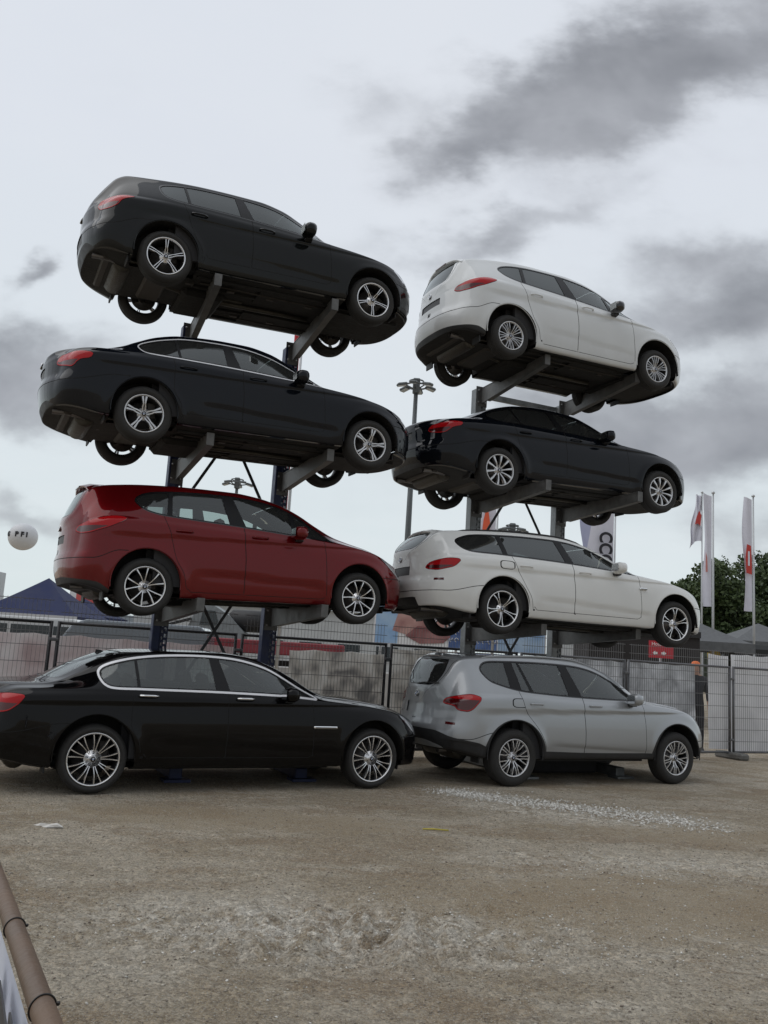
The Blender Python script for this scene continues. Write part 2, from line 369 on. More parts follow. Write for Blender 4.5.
# ------------------------------------------------------------------ the shell: a lofted surface that can be cut along curves
IX, IY, IZ, IXB, ILAT, INX, INY, INZ, IT = range(9)   # vertex attributes
class Shell:
    def __init__(s, A, faces, tags): s.A = [a for a in A]; s.F = faces; s.T = tags
    def cut(s, fun, only=None):
        A = np.array(s.A); f = fun(A); f = np.where(np.abs(f) < 2e-5, 2e-5, f); ng = f < 0; fl = f.tolist(); nl = ng.tolist()
        cache = {}; NF = []; NTg = []; newA = []; base_ = len(s.A)
        for lp, t in zip(s.F, s.T):
            if only is not None and t not in only: NF.append(lp); NTg.append(t); continue
            c = sum(nl[i] for i in lp)
            if c == 0 or c == len(lp): NF.append(lp); NTg.append(t); continue
            pos = []; neg = []
            for k in range(len(lp)):
                i, j = lp[k], lp[(k+1) % len(lp)]
                (neg if nl[i] else pos).append(i)
                if nl[i] != nl[j]:
                    key = (i, j) if i < j else (j, i)
                    if key not in cache:
                        a, b = key; tt = fl[a]/(fl[a]-fl[b]); newA.append(A[a]*(1-tt)+A[b]*tt); cache[key] = base_+len(newA)-1
                    v = cache[key]; pos.append(v); neg.append(v)
            for q in (pos, neg):
                if len(q) >= 3: NF.append(q); NTg.append(t)
        s.A += newA; s.F = NF; s.T = NTg
    def cutbox(s, funs, new, only):
        for q in range(len(funs)):
            # cut with one boundary at a time, only near the box
            s.cut(lambda A, q=q: np.where(np.maximum.reduce([f(A) for k, f in enumerate(funs) if k != q]) < .06, funs[q](A), np.sign(funs[q](A))*1.0), only)
        s.classify(lambda A: np.maximum.reduce([f(A) for f in funs]), new, only)
    def classify(s, fun, new, only=None):
        A = np.array(s.A); C = np.array([A[lp].mean(0) for lp in s.F]); v = fun(C)
        for i in range(len(s.F)):
            if v[i] < 0 and (only is None or s.T[i] in only): s.T[i] = new
    def cutc(s, fun, new, only=None):
        s.cut(fun, only); s.classify(fun, new, only)
    def extract(s, tagset, name, mats, parent, mirror=False, inset=0.0, both=False):
        A = np.array(s.A); V = []; Nn = []; F = []; MI = []; tl = list(mats.keys())
        for side in ((1, -1) if both else ((-1,) if mirror else (1,))):
            idx = {}
            for lp, t in zip(s.F, s.T):
                if t not in tagset: continue
                q = []
                for i in lp:
                    if i not in idx:
                        idx[i] = len(V); a = A[i]; nrm = a[INX:INZ+1]/max(np.linalg.norm(a[INX:INZ+1]), 1e-9)
                        p = a[:3]-nrm*inset
                        V.append((p[0], p[1]*side, p[2])); Nn.append((nrm[0], nrm[1]*side, nrm[2]))
                    q.append(idx[i])
                F.append(q if side == 1 else q[::-1]); MI.append(tl.index(t))
        if not F: return None
        me = bpy.data.meshes.new(name); me.from_pydata(V, [], F)
        ml = []
        for t in tl: ml.append(mats[t]); me.materials.append(mats[t])
        me.polygons.foreach_set('material_index', MI); me.polygons.foreach_set('use_smooth', [True]*len(F)); me.update()
        if len(me.polygons) == len(F): me.normals_split_custom_set_from_vertices(Nn)
        o = bpy.data.objects.new(name, me); link(o, parent); return o

# ------------------------------------------------------------------ wheels
def spoke_set(kind):
    """list of (points in polar (r fraction, angle), widths) for one wheel"""
    S = []
    def add(rs, an, ws): S.append((rs, an, ws))
    if kind == 'double5':
        for k in range(5):
            a = 2*PI*k/5+PI/2
            for s in (-1, 1): add([.14, .5, .96], [a+s*.30, a+s*.085, a+s*.075], [.055, .045, .060])
    elif kind == 'star5':
        for k in range(5):
            a = 2*PI*k/5+PI/2
            for s in (-1, 1): add([.14, .55, .96], [a+s*.35, a+s*.085, a+s*.105], [.09, .085, .14])
    elif kind == 'vee5':
        for k in range(5):
            a = 2*PI*k/5+PI/2+.2
            for s in (-1, 1): add([.15, .5, .82, .97], [a+s*.12, a+s*.22, a+s*.28, a+s*.30], [.06, .06, .07, .10])
    elif kind == 'fine':
        for k in range(9):
            a = 2*PI*k/9+.1
            for s in (-1, 1): add([.30, .6, .97], [a+s*.10, a+s*.105, a+s*.15], [.045, .035, .055])
    elif kind == 'v10':
        for k in range(5):
            a = 2*PI*k/5+PI/2
            for s in (-1, 1): add([.14, .55, .97], [a+s*.25, a+s*.26, a+s*.27], [.06, .05, .075])
            add([.14, .5, .97], [a+PI/5-.01, a+PI/5-.08, a+PI/5-.13], [.05, .04, .05]); add([.14, .5, .97], [a+PI/5+.01, a+PI/5+.08, a+PI/5+.13], [.05, .04, .05])
    elif kind == 'blade':
        for k in range(10):
            a = 2*PI*k/10+.15; add([.15, .45, .75, .97], [a, a+.02, a+.03, a+.02], [.07, .10, .145, .19])
    elif kind == 'mstar':
        for k in range(5):
            a = 2*PI*k/5+PI/2+.5
            for s in (-1, 1): add([.14, .45, .75, .97], [a+s*.2, a+s*.11, a+s*.12, a+s*.18], [.06, .05, .055, .09])
    elif kind == 'wye5':
        for k in range(5):
            a = 2*PI*k/5+PI/2-.3
            for s in (-1, 1):
                add([.14, .42], [a+s*.20, a+s*.22], [.08, .085])
                add([.40, .62, .97], [a+s*.20, a+s*.10, a+s*.085], [.06, .055, .08]); add([.40, .62, .97], [a+s*.22, a+s*.38, a+s*.43], [.06, .06, .08])
    return S
def make_wheel(R, Rr, wd, kind, bright, dark, parent):
    """wheel facing -y with its centre at the origin; returns the hub mesh that parents tyre and rim"""
    h = wd/2
    hub = MB(); hub.lathe([(0.0, -.01), (.055, -.01), (.06, .03), (Rr*.72, .035), (Rr*.72, .055), (.08, .06), (.08, .12), (0, .12)], M_disc, 40)
    hub.box((Rr*.45, .045, Rr*.3), (.11, .06, .2), M_underm, bev=.015)
    ho = hub.build('wheel', parent)
    t = MB(); prof = [(Rr+.002, -h+.02), (Rr+.012, -h+.004), (Rr+(R-Rr)*.35, -h-.006), (Rr+(R-Rr)*.62, -h-.004), (R-.022, -h+.012), (R-.006, -h+.03), (R-.001, -h+.05)]
    grooves = []
    for c in (-.055, -.018, .018, .055):
        grooves += [(R, c-.006), (R-.008, c-.004), (R-.008, c+.004), (R, c+.006)]
    prof += grooves+[(r, -y) for r, y in reversed(prof)]
    t.lathe(prof, M_rub, 72); t.build('tyre', ho)
    r = MB()
    r.lathe([(Rr+.006, -h+.016), (Rr+.004, -h+.004), (Rr-.004, -h+.002), (Rr-.012, -h+.010), (Rr-.016, -h+.03)], bright, 64)
    r.lathe([(Rr-.016, -h+.03), (Rr-.022, -h+.07), (Rr-.03, .02), (Rr-.012, h-.02), (Rr+.006, h-.012)], M_barrel, 64)
    S = spoke_set(kind); y_out = -h+.012; y_in = -h+.045
    for rs, an, ws in S:
        V = []; n = len(rs)
        # refine the centre line
        tt = np.linspace(0, n-1, 3*(n-1)+1); rr = np.interp(tt, range(n), rs); aa = np.interp(tt, range(n), an); ww = np.interp(tt, range(n), ws)
        C = [(rr[i]*(Rr-.008)*math.cos(aa[i]), rr[i]*(Rr-.008)*math.sin(aa[i])) for i in range(len(rr))]
        for i, (cx_, cz_) in enumerate(C):
            a_ = C[max(i-1, 0)]; b_ = C[min(i+1, len(C)-1)]; d = Vector((b_[0]-a_[0], b_[1]-a_[1])); d.normalize(); nx, nz = -d.y, d.x
            hw = ww[i]*Rr/2; f = smooth(.1, .95, rr[i]); y0 = y_in*(1-f)+y_out*f-.012*math.sin(f*PI)
            V += [(cx_-nx*hw, y0+.016, cz_-nz*hw), (cx_-nx*hw*.72, y0, cz_-nz*hw*.72), (cx_+nx*hw*.72, y0, cz_+nz*hw*.72), (cx_+nx*hw, y0+.016, cz_+nz*hw), (cx_+nx*hw*.9, y0+.05, cz_+nz*hw*.9), (cx_-nx*hw*.9, y0+.05, cz_-nz*hw*.9)]
        top = []; side = []; k_ = 6
        for i in range(len(C)-1):
            for q in range(6):
                fq = (i*k_+q, i*k_+(q+1) % 6, (i+1)*k_+(q+1) % 6, (i+1)*k_+q); (top if q in (0, 1, 2) else side).append(fq)
        r.add(V, top, bright); b0 = len(r.v)-len(V); ki = r.mi(dark)
        for fq in side: r.f.append(tuple(b0+i for i in fq)); r.m.append(ki); r.sm.append(False)
    r.lathe([(0, y_in-.022), (.030, y_in-.022), (.034, y_in-.018), (.036, y_in-.004), (.070 if kind != 'fine' else Rr*.34, y_in), (.078 if kind != 'fine' else Rr*.36, y_in+.03)], bright, 32)
    r.lathe([(.0, y_in-.0235), (.028, y_in-.0235), (.029, y_in-.02)], M_gloss, 24)
    for k in range(4):
        V = [(0, y_in-.025, 0)]+[(.012*math.cos(k*PI/2+j*PI/8+.7), y_in-.025, .012*math.sin(k*PI/2+j*PI/8+.7)) for j in range(5)]
        r.add(V, [tuple(range(6))], M_blue if k % 2 else M_white)
    for k in range(5):
        a = 2*PI*k/5+.3; r.lathe([(0, y_in+.0), (.008, y_in+.0), (.009, y_in+.02)], M_gloss, 8, c=(.052*math.cos(a), -.003, .052*math.sin(a)))
    r.build('rim', ho)
    return ho

# ------------------------------------------------------------------ cars
def make_car(spec):
    S = spec; root = empty('parked_car'); W = S['W']; xr, xf, WB, R = S['xr'], S['xf'], S['WB'], S['R']; xa_r, xa_f = -WB/2, WB/2
    T = pchip(S['T']); Bf = pchip(S['B']); zsill = S.get('zs', .25); H = max(p[1] for p in S['T'])
    # stations, dense at both ends
    n_st = 190
    c = np.linspace(0, 1, n_st); xs = xr+(xf-xr)*(c-.06*np.sin(2*PI*c)/(1)); 
    e = np.linspace(0, 1, 16)**2.2
    xs = np.unique(np.concatenate([xs, xr+1e-3+.16*e, xf-1e-3-.16*e])); xs = xs[(xs > xr) & (xs < xf)]
    Tx = T(xs); Bx = np.minimum(Bf(xs), Tx-.015)
    ln, lr = S.get('ln', .85)*.92, S.get('lr', .60)
    un = np.clip((xs-(xf-ln))/ln, 0, 1); ur = np.clip(((xr+lr)-xs)/lr, 0, 1)
    s_ = (1-un**S.get('pn', 2.8))**(1/S.get('pn', 2.8))*(1-ur**S.get('pr', 3.0))**(1/S.get('pr', 3.0))
    s_ = np.maximum(s_, .004)*(1-.025*smooth(.4, 1, np.abs((xs-(xr+xf)/2)/((xf-xr)/2))))
    gh = smooth(.04, .40, Tx-Bx)                       # how much greenhouse there is here
    wb = W-.055; wr0 = S.get('wr', .62); wrs = wr0*(1-S.get('nar', .16)*smooth(-.9, xr+.25, xs)-.05*smooth(.5, 1.2, xs))
    # floor and sill heights
    zf = .235+.10*smooth(xa_r-.35, xr, xs)+.0*xs; zf = zf+S.get('lift', 0)
    zs_ = zsill+S.get('rb', .09)*smooth(xa_r-.3, xr+.05, xs)-.02*smooth(xa_f+.3, xf, xs)
    zf = np.minimum(zf, zs_+.05)
    cap = np.linspace(0, 1, 7)[:-1]**.8      # close both ends: extra stations at the tip that shrink to the centre line
    xs = np.concatenate([np.full(6, xs[0]), xs, np.full(6, xs[-1])]); s_ = np.concatenate([s_[0]*cap+1e-4, s_, (s_[-1]*cap+1e-4)[::-1]])
    pad = lambda a: np.concatenate([np.full(6, a[0]), a, np.full(6, a[-1])])
    Tx, Bx, gh, zf, zs_, wrs = map(pad, (Tx, Bx, gh, zf, zs_, wrs))
    ctrl = np.zeros((len(xs), 20, 2))
    for i, x in enumerate(xs):
        t, b, g = Tx[i], Bx[i], gh[i]; z0, zz_ = zf[i], zs_[i]
        yb = wb-.04*smooth(-1.2, xr+.2, x); wr = wrs[i]; yr = (yb*.80)*(1-g)+wr*g; zr = b+(t-b)*(.60*(1-g)+.935*g)
        yr = min(yr, yb-.03)
        mid = min(.52, b-.25)
        P = [(0, z0), (.3*W, z0), (.62*W, z0), (W-.17, z0), (W-.10, zz_+.004), (W-.055, zz_), (W-.035, zz_+.03), (W-.018, zz_+.14), (W, mid), (W-.002, (mid+b)*.5), (W-.012, b-.13), (W-.022, b-.06), (yb+.006, b-.018), (yb, b+.004),
             (yb*(1-.45)+yr*.45+.012*g, b+(zr-b)*.45), (yb*.10+yr*.90+.010*g, b+(zr-b)*.88), (yr, zr+(t-zr)*.35), (yr*.88, t-.004*g-.004-(t-zr)*.05), (yr*.4, t), (0, t)]
        ctrl[i] = np.array(P); ctrl[i, :, 0] *= s_[i]; ctrl[i, 16:, 1] += .008*g
    Bm = bspline_matrix(20, 5); G = np.einsum('rc,scd->srd', Bm, ctrl)          # stations x rows x (y,z)
    ns, nr = G.shape[:2]
    y = G[..., 0]; z = G[..., 1]; xb = np.repeat(xs[:, None], nr, 1); yrail = np.array([ctrl[i, 16, 0] for i in range(ns)])[:, None]
    lat = np.clip(y/np.maximum(yrail, 1e-3), 0, 1.3)
    # plan curvature of the glass and ends
    k = S.get('kf', .34)*smooth(.1, 1.0, xb)-S.get('kr', .30)*smooth(.2, 1.3, -xb)
    x = xb-k*(np.minimum(y**2, .36)-.36)*smooth(.25, .9, z)
    # side profile of nose and tail
    gf = S['gf']; gr = S['gr']; x = x+pchip(gf)(z)*smooth(xf-.75, xf, xb); x = x+pchip(gr)(z)*smooth(xr+.55, xr, xb)
    # flared arches and the pressed line in the flanks
    for xa in (xa_r, xa_f):
        rr = np.hypot(x-xa, z-R); y = y+.016*np.exp(-((rr-S['Ra']-.02)/.055)**2)*smooth(.3*W, .9*W, y)
    zc_ = S.get('crease', .78); dip = S.get('dip', .012)
    side = smooth(.75*W, .93*W, y)*smooth(xr+.2, xr+.7, xb)*smooth(xf-.5, xf-1.1, xb)
    dz_ = (zc_+.015*x)-z; lz_ = (.50-.06*x/1.2)-z; y = y-dip*1.7*smooth(-.010, .020, dz_)*np.exp(-np.maximum(dz_, 0)/.10)*side-.017*smooth(-.012, .025, lz_)*np.exp(-np.maximum(lz_, 0)/.09)*smooth(xa_r+.45, xa_r+.8, xb)*smooth(xa_f-.38, xa_f-.6, xb)*smooth(.75*W, .93*W, y)-.0*np.exp(-((z-(.42+.05*smooth(1.0, -1.0, xb)))/.09)**2)*smooth(xa_r+.4, xa_r+.7, xb)*smooth(xa_f-.4, xa_f-.7, xb)*smooth(.75*W, .93*W, y)
    P3 = np.stack([x, -y, z], -1)                                             # near side of the photo is -y
    du = np.gradient(P3, axis=0); dv = np.gradient(P3, axis=1); Nn = np.cross(dv, du)
    Nn = Nn/np.maximum(np.linalg.norm(Nn, axis=-1, keepdims=True), 1e-9)
    # orient outwards
    flip = np.sign((Nn*np.stack([x*0, -np.ones_like(y)*.5, z-.6], -1)).sum(-1).mean()); Nn = Nn*(flip if flip != 0 else 1)
    Nn[:, 0, 1] = 0; Nn[:, -1, 1] = 0
    Wc = W
    tcoord = np.where(xb > 0, x+(Wc-y), x-(Wc-y))
    A = np.concatenate([P3.reshape(-1, 3), xb.reshape(-1, 1), lat.reshape(-1, 1), Nn.reshape(-1, 3), tcoord.reshape(-1, 1)], 1)
    faces = []; tags = []
    for i in range(ns-1):
        for j in range(nr-1):
            q = [i*nr+j, i*nr+j+1, (i+1)*nr+j+1, (i+1)*nr+j]
            if flip < 0: q = q[::-1]
            faces.append(q); tags.append('under' if j < 14 else ('side' if j < 62 else 'top'))
    # make sure winding agrees with the normals
    a, b_, c_ = A[faces[ns//2*(nr-1)+40]][:3, :3]; fn = np.cross(b_-a, c_-a); vn = A[faces[ns//2*(nr-1)+40][0]][INX:INZ+1]
    if np.dot(fn, vn) < 0: faces = [q[::-1] for q in faces]
    sh = Shell(A, faces, tags)
    # close the end tips
    Ra = S['Ra']
    # wheel openings
    for xa in (xa_r, xa_f):
        def fa(A, xa=xa): return np.maximum(np.hypot((A[:, IX]-xa)/.97, (A[:, IZ]-R-.03))-Ra, (W-.36)+A[:, IY])
        def fa2(A, xa=xa): return np.maximum(np.maximum(np.abs(A[:, IX]-xa)-Ra*.965, A[:, IZ]-R-.03), (W-.36)+A[:, IY])
        sh.cutc(fa, 'hole'); sh.cutc(fa2, 'hole')
    # side glass
    dlo = sdpoly(splinepoly(S['dlo'], S.get('dsharp', ())))
    tw = S.get('trim', .016)
    sides = ('side', 'top')
    def fd(A): return np.maximum(dlo(A[:, IX], A[:, IZ]), (.3)+A[:, IY])
    sh.cut(lambda A: fd(A)-tw, sides); sh.cut(lambda A: fd(A), sides); sh.classify(lambda A: fd(A)-tw, 'trim', sides); sh.classify(fd, 'frame', ('trim',))
    sh.cut(lambda A: fd(A)+.012, ('frame',)); sh.classify(lambda A: fd(A)+.012, 'dl', ('frame',))
    for i, (xb0, xb1, xt0, xt1) in enumerate(S['panes']):
        zb0, zt0 = S['pz']
        def fp(A, a0=xb0, a1=xb1, b0=xt0, b1=xt1):
            t = (A[:, IZ]-zb0)/(zt0-zb0); return np.maximum((a0+(b0-a0)*t)-A[:, IX], A[:, IX]-(a1+(b1-a1)*t))
        sh.cutc(fp, 'pane%d' % i, ('dl',))
    # windscreen and rear glass, in station/lateral space
    def gl(poly):
        sd_ = sdpoly(roundpoly(poly, 3, .22)); return lambda A: sd_(A[:, IXB], A[:, ILAT]*.6)
    ws0, ws1 = S['ws']; sh.cutc(gl([(ws0, -.7), (ws1, -.7), (ws1, .50), (ws0+.03, .55)]), 'wscreen', sides)
    bodyset = sides
    rg = S['rg']; fr = gl(rg)
    if 'rgz' in S:
        q0, q1, l0, l1 = S['rgz']; sz_ = sdpoly(roundpoly([(q0, -.9), (q1, -.9), (q1, l1), (q0, l0)], 3, .22)); fr = lambda A: np.maximum(sz_(A[:, IZ], A[:, ILAT]*.6), A[:, IX]-(xr+.62))
    sh.cut(lambda A: fr(A)-.012, sides); sh.classify(lambda A: fr(A)-.012, 'rframe', sides); sh.cutc(fr, 'rglass', ('rframe',))
    # lamps
    tl = sdpoly(roundpoly(S['tail'], 2, .2)); ft = lambda A: np.maximum(tl(A[:, IT], A[:, IZ]), A[:, IX]-(xa_r-.2))
    sh.cut(lambda A: ft(A)-.006, sides); sh.classify(lambda A: ft(A)-.006, 'gap', sides); sh.cutc(ft, 'tlamp', ('gap',))
    sh.cut(lambda A: ft(A)+.012, ('tlamp',)); sh.cutbox([lambda A: A[:, IZ]-S['tail_z'], lambda A: ft(A)+.012], 'tlamp2', ('tlamp',))
    hl = sdpoly(roundpoly(S['head'], 2, .2)); fh = lambda A: np.maximum(hl(A[:, IT], A[:, IZ]), (xa_f+.1)-A[:, IX])
    sh.cut(lambda A: fh(A)-.006, sides); sh.classify(lambda A: fh(A)-.006, 'gap', sides); sh.cutc(fh, 'hlamp', ('gap',))
    # kidney grille, lower intake
    def box2(A, y0, y1, z0, z1, xmin): return np.maximum.reduce([y0+A[:, IY], -A[:, IY]-y1, z0-A[:, IZ], A[:, IZ]-z1, xmin-A[:, IX]])
    sh.cutc(lambda A: np.maximum.reduce([.03+A[:, IY], -A[:, IY]-.26, (S['kz'][0])-A[:, IZ], A[:, IZ]-S['kz'][1], (xf-.35)-A[:, IX]]) if False else np.maximum.reduce([.03-(-A[:, IY]), (-A[:, IY])-.26, S['kz'][0]-A[:, IZ], A[:, IZ]-S['kz'][1], (xf-.35)-A[:, IX]]), 'grille', sides)
    sh.cutc(lambda A: np.maximum.reduce([(-A[:, IY])-.62, .28-A[:, IZ], A[:, IZ]-.40, (xf-.4)-A[:, IX]]), 'grille', sides)
    # plate recess, reflectors, lower cladding
    pz0, pz1 = S['plate']
    sh.cutbox([lambda A: (-A[:, IY])-.27, lambda A: pz0-A[:, IZ], lambda A: A[:, IZ]-pz1, lambda A: A[:, IX]-(xr+.3)], 'plate', sides)
    if 'clad' in S:
        cl_ = pchip(S['clad']); sh.cutc(lambda A: A[:, IZ]-cl_(np.clip(A[:, IT], xr-1.2, xf+1.2)), 'clad', sides)
    if 'archclad' in S:
        for xa in (xa_r, xa_f): sh.cutc(lambda A, xa=xa: np.maximum(np.hypot(A[:, IX]-xa, A[:, IZ]-R)-(Ra+S['archclad']), A[:, IZ]-(R+Ra+.1)), 'clad', sides)
    if 'refl' in S:
        t0, t1, z0, z1 = S['refl']; sh.cutbox([lambda A: t0-A[:, IT], lambda A: A[:, IT]-t1, lambda A: z0-A[:, IZ], lambda A: A[:, IZ]-z1, lambda A: A[:, IX]-(xa_r-.3)], 'refl', sides)
    if 'skid' in S:
        sk = sdpoly(roundpoly(S['skid'], 2, .2)); sh.cutc(lambda A: np.maximum(sk(-A[:, IY], A[:, IZ]), A[:, IX]-(xr+.45)), 'skid', ('side', 'top', 'clad'))
    # shut lines
    g = .0045
    dfx, dbx, dbt, zb = S['door']       # front edge, middle edge bottom, middle edge at belt, bottom
    ztop = 1.0
    dF = [(dfx+.02, zb+.03), (dfx+.01, .6), (dfx-.005, .88), (dfx-.03, 1.04), (dfx-.06, 1.30), (dbt-.02, 1.30), (dbt, 1.0), (dbx, .7), (dbx, zb), (dfx-.04, zb)]
    sF = sdpoly(np.array(dF))
    rx0 = S['rdx']; xl = xa_r+Ra*.985
    dR = [(dbx, zb), (dbx, .7), (dbt, 1.0), (dbt-.02, 1.30), (rx0-.10, 1.30), (rx0-.03, 1.10), (rx0+.03, .95), (xa_r+Ra*.80, R+Ra*.78), (xa_r+Ra*1.02, R+Ra*.42), (xa_r+Ra*1.12, R+Ra*.02), (xa_r+Ra*1.16, zb+.04), (xa_r+Ra*1.25, zb)]
    sR = sdpoly(splinepoly(dR, (0, 1, 2, 3, 4, 11)))
    dset = ('side', 'top')
    for nm, sd_ in (('doorf', sF), ('doorr', sR)):
        f = lambda A, sd_=sd_: np.maximum(sd_(A[:, IX], A[:, IZ]), A[:, IY]+.3)
        sh.cut(lambda A: f(A)-g*.5, dset); sh.classify(lambda A: f(A)-g*.5, 'gap', dset); sh.cut(lambda A: f(A)+g, ('gap',)); sh.classify(lambda A: f(A)+g, nm, ('gap',))
    # bonnet and boot lines, fuel flap, bumper seam
    def band(fun, only=('side', 'top')):
        sh.cut(lambda A: fun(A)-g, only); sh.cut(lambda A: fun(A)+g, only); sh.classify(lambda A: np.abs(fun(A))-g, 'gap', only)
    bn = gl([(ws0+.02, -.9), (ws0+.02, .50), (xf-.30, .50), (xf-.16, .3), (xf-.16, -.9)]); band(bn, ('top',))
    bt = gl(S['boot'])
    if 'rgz' in S:
        sb_ = sdpoly(roundpoly([(pz0-.10, -.9), (2, -.9), (2, .57), (.95, .54), (pz0-.10, .50)], 2, .2)); bt = lambda A: np.where(A[:, IX] < xr+.30, sb_(A[:, IZ], A[:, ILAT]*.6), 9)
    band(bt, ('top', 'side'))
    if S.get('flap'): band(lambda A: np.maximum((np.abs((A[:, IX]-(xa_r+.05))/.11)**4+np.abs((A[:, IZ]-(S['B'][3][1]-.12))/.055)**4)**.25*.055-.055, A[:, IY]+.5), ('side',))
    zbs = S.get('seam', .62)
    band(lambda A: np.where(A[:, IX] < xa_r-.2, A[:, IZ]-zbs-.10*smooth(xr+.25, xa_r-.3, A[:, IX]), 9), ('side',))
    band(lambda A: np.where(A[:, IX] > xa_f+.25, A[:, IZ]-.60, 9), ('side',))
    pm = S['paint']; tm = M_alu if S.get('chrome') else M_gloss
    mats = {'side': pm, 'top': S.get('roofmat', pm), 'gap': M_gap, 'under': M_under, 'frame': M_gloss, 'dl': M_gloss, 'trim': tm, 'rframe': M_gloss, 'clad': M_black, 'plate': S.get('platem', M_plate), 'refl': M_redd, 'skid': M_silverp, 'grille': M_gloss}
    mats['top'] = pm
    sh.extract(set(('side', 'top', 'gap')), 'body', {'side': pm, 'top': pm, 'gap': M_gap}, root, both=True)
    sh.extract({'under'}, 'floor_pan', {'under': M_under}, root, both=True)
    sh.extract({'frame', 'dl', 'trim', 'rframe'}, 'window_trim', {'frame': M_pillar, 'dl': M_pillar, 'trim': tm, 'rframe': M_pillar}, root, both=True)
    sh.extract({'clad'}, 'lower_cladding', {'clad': M_black}, root, both=True)
    sh.extract({'plate'}, 'plate_recess', {'plate': mats['plate']}, root, both=True, inset=.012)
    sh.extract({'skid'}, 'skid_plate', {'skid': M_silverp}, root, both=True)
    sh.extract({'grille'}, 'grille', {'grille': M_gloss}, root, both=True, inset=.01)
    sh.extract({'rglass'}, 'rear_window', {'rglass': S['gl_rear']}, root, both=True, inset=.004)
    sh.extract({'wscreen'}, 'windscreen', {'wscreen': S['gl_front']}, root, both=True, inset=.004)
    for mir in (False, True):
        sgn = 1 if mir else -1
        for i in range(len(S['panes'])):
            sh.extract({'pane%d' % i}, 'side_window', {'pane%d' % i: S['gl_front'] if i in S.get('clear', (0,)) else S['gl_rear']}, root, mirror=mir, inset=.005)
        sh.extract({'tlamp', 'tlamp2'}, 'tail_light', {'tlamp': M_red, 'tlamp2': M_redd}, root, mirror=mir, inset=-.004)
        sh.extract({'refl'}, 'reflector', {'refl': M_redd}, root, mirror=mir, inset=-.002)
        sh.extract({'hlamp'}, 'headlight', {'hlamp': M_lamp}, root, mirror=mir, inset=-.002)
        for nm, hx in (('doorf', dbt+.17), ('doorr', rx0+.17)):
            d = sh.extract({nm}, 'door', {nm: pm}, root, mirror=mir)
            if d is None: continue
            hb = MB(); hz_ = S['hz']; yy = W+.012
            hx = hx+.02; pts = [(hx-.10, sgn*(yy-.045), hz_-.004), (hx-.088, sgn*(yy-.008), hz_), (hx-.05, sgn*(yy+.006), hz_+.002), (hx+.05, sgn*(yy+.006), hz_+.002), (hx+.088, sgn*(yy-.008), hz_), (hx+.10, sgn*(yy-.045), hz_-.004)]
            hb.tube(pts, .0125, M_chrome if S.get('chrome') == 2 else pm, 8); 
            if S.get('chrome') == 2: hb.box((hx, sgn*(yy+.006), hz_), (.15, .02, .012), M_chrome, bev=.004)
            hb.build('handle', d)
    # wheel wells
    for xa in (xa_r, xa_f):
        for sgn in (-1, 1):
            ww = MB(); V = []; n = 22
            for i in range(n+1):
                a = PI*i/n; cx2, cz2 = xa+.97*Ra*math.cos(a), R+.03+(Ra)*math.sin(a)
                V += [(cx2, sgn*(W-.03), cz2), (cx2, sgn*(W-.37), cz2)]
            V += [(xa+Ra, sgn*(W-.03), zsill+.06), (xa+Ra, sgn*(W-.37), zsill+.06), (xa-Ra, sgn*(W-.03), zsill+.06), (xa-Ra, sgn*(W-.37), zsill+.06)]
            b0 = 2*(n+1); F = [(2*i, 2*i+1, 2*i+3, 2*i+2) for i in range(n)]+[(0, 1, b0+1, b0), (2*n, 2*n+1, b0+3, b0+2)]
            ww.add(V, F, M_under); inn = [(xa+.97*Ra*math.cos(PI*i/n), sgn*(W-.37), R+.03+Ra*math.sin(PI*i/n)) for i in range(n+1)]+[(xa-Ra, sgn*(W-.37), zsill+.1), (xa+Ra, sgn*(W-.37), zsill+.1)]
            ww.add(inn, [tuple(range(len(inn)))], M_under)
            # rolled lip of the arch
            lip = [(xa+.97*(Ra-.004)*math.cos(a), sgn*(W-.012), R+.03+(Ra-.004)*math.sin(a)) for a in np.linspace(-.12, PI+.12, 26)]
            ww.tube(lip, .007, pm if 'archclad' not in S else M_black, 5, cap=False)
            ww.build('wheel_well', root, fixn=False)
    # wheels
    first = make_wheel(R, S['Rr'], S.get('tw', .225), S['rim'], S.get('bright', M_alloy), S.get('darkm', M_alloy), root)
    yw = W-.03-S.get('tw', .225)/2
    for i, (xa, sgn) in enumerate(((xa_r, -1), (xa_f, -1), (xa_r, 1), (xa_f, 1))):
        wobj = first if i == 0 else copy_tree(first, root)
        wobj.location = (xa, sgn*yw, R); ang = S.get('wrot', (0, .5, 1.1, .3))[i]
        wobj.rotation_euler = Matrix.Rotation(ang, 3, 'Y').to_euler() if sgn < 0 else (Matrix.Rotation(PI, 3, 'Z') @ Matrix.Rotation(ang, 3, 'Y')).to_euler()
        if sgn < 0 and xa > 0 and 'steer' in S: wobj.rotation_euler = (Matrix.Rotation(S['steer'], 3, 'Z') @ Matrix.Rotation(ang, 3, 'Y')).to_euler()
    # door mirrors
    mx_, mz_ = S['mirror']
    for sgn in (-1, 1):
        mb = MB(); V = []; F = []; n = 14; secs = [(-.03, .35), (.0, .8), (.05, 1.0), (.13, 1.0), (.19, .82), (.215, .35)]
        for (dy, sc_) in secs:
            for k2 in range(n):
                a = 2*PI*k2/n; ex = abs(math.cos(a))**.7*math.copysign(1, math.cos(a)); ez = abs(math.sin(a))**.8*math.copysign(1, math.sin(a))
                V.append((mx_-.06+(.085*ex)*sc_+.015, sgn*(W-.01+dy), mz_-.035+.082*ez*sc_+.05*dy))
        for i in range(len(secs)-1):
            for k2 in range(n): F.append((i*n+k2, i*n+(k2+1) % n, (i+1)*n+(k2+1) % n, (i+1)*n+k2))
        F += [tuple(range(n)), tuple((len(secs)-1)*n+k2 for k2 in range(n))]
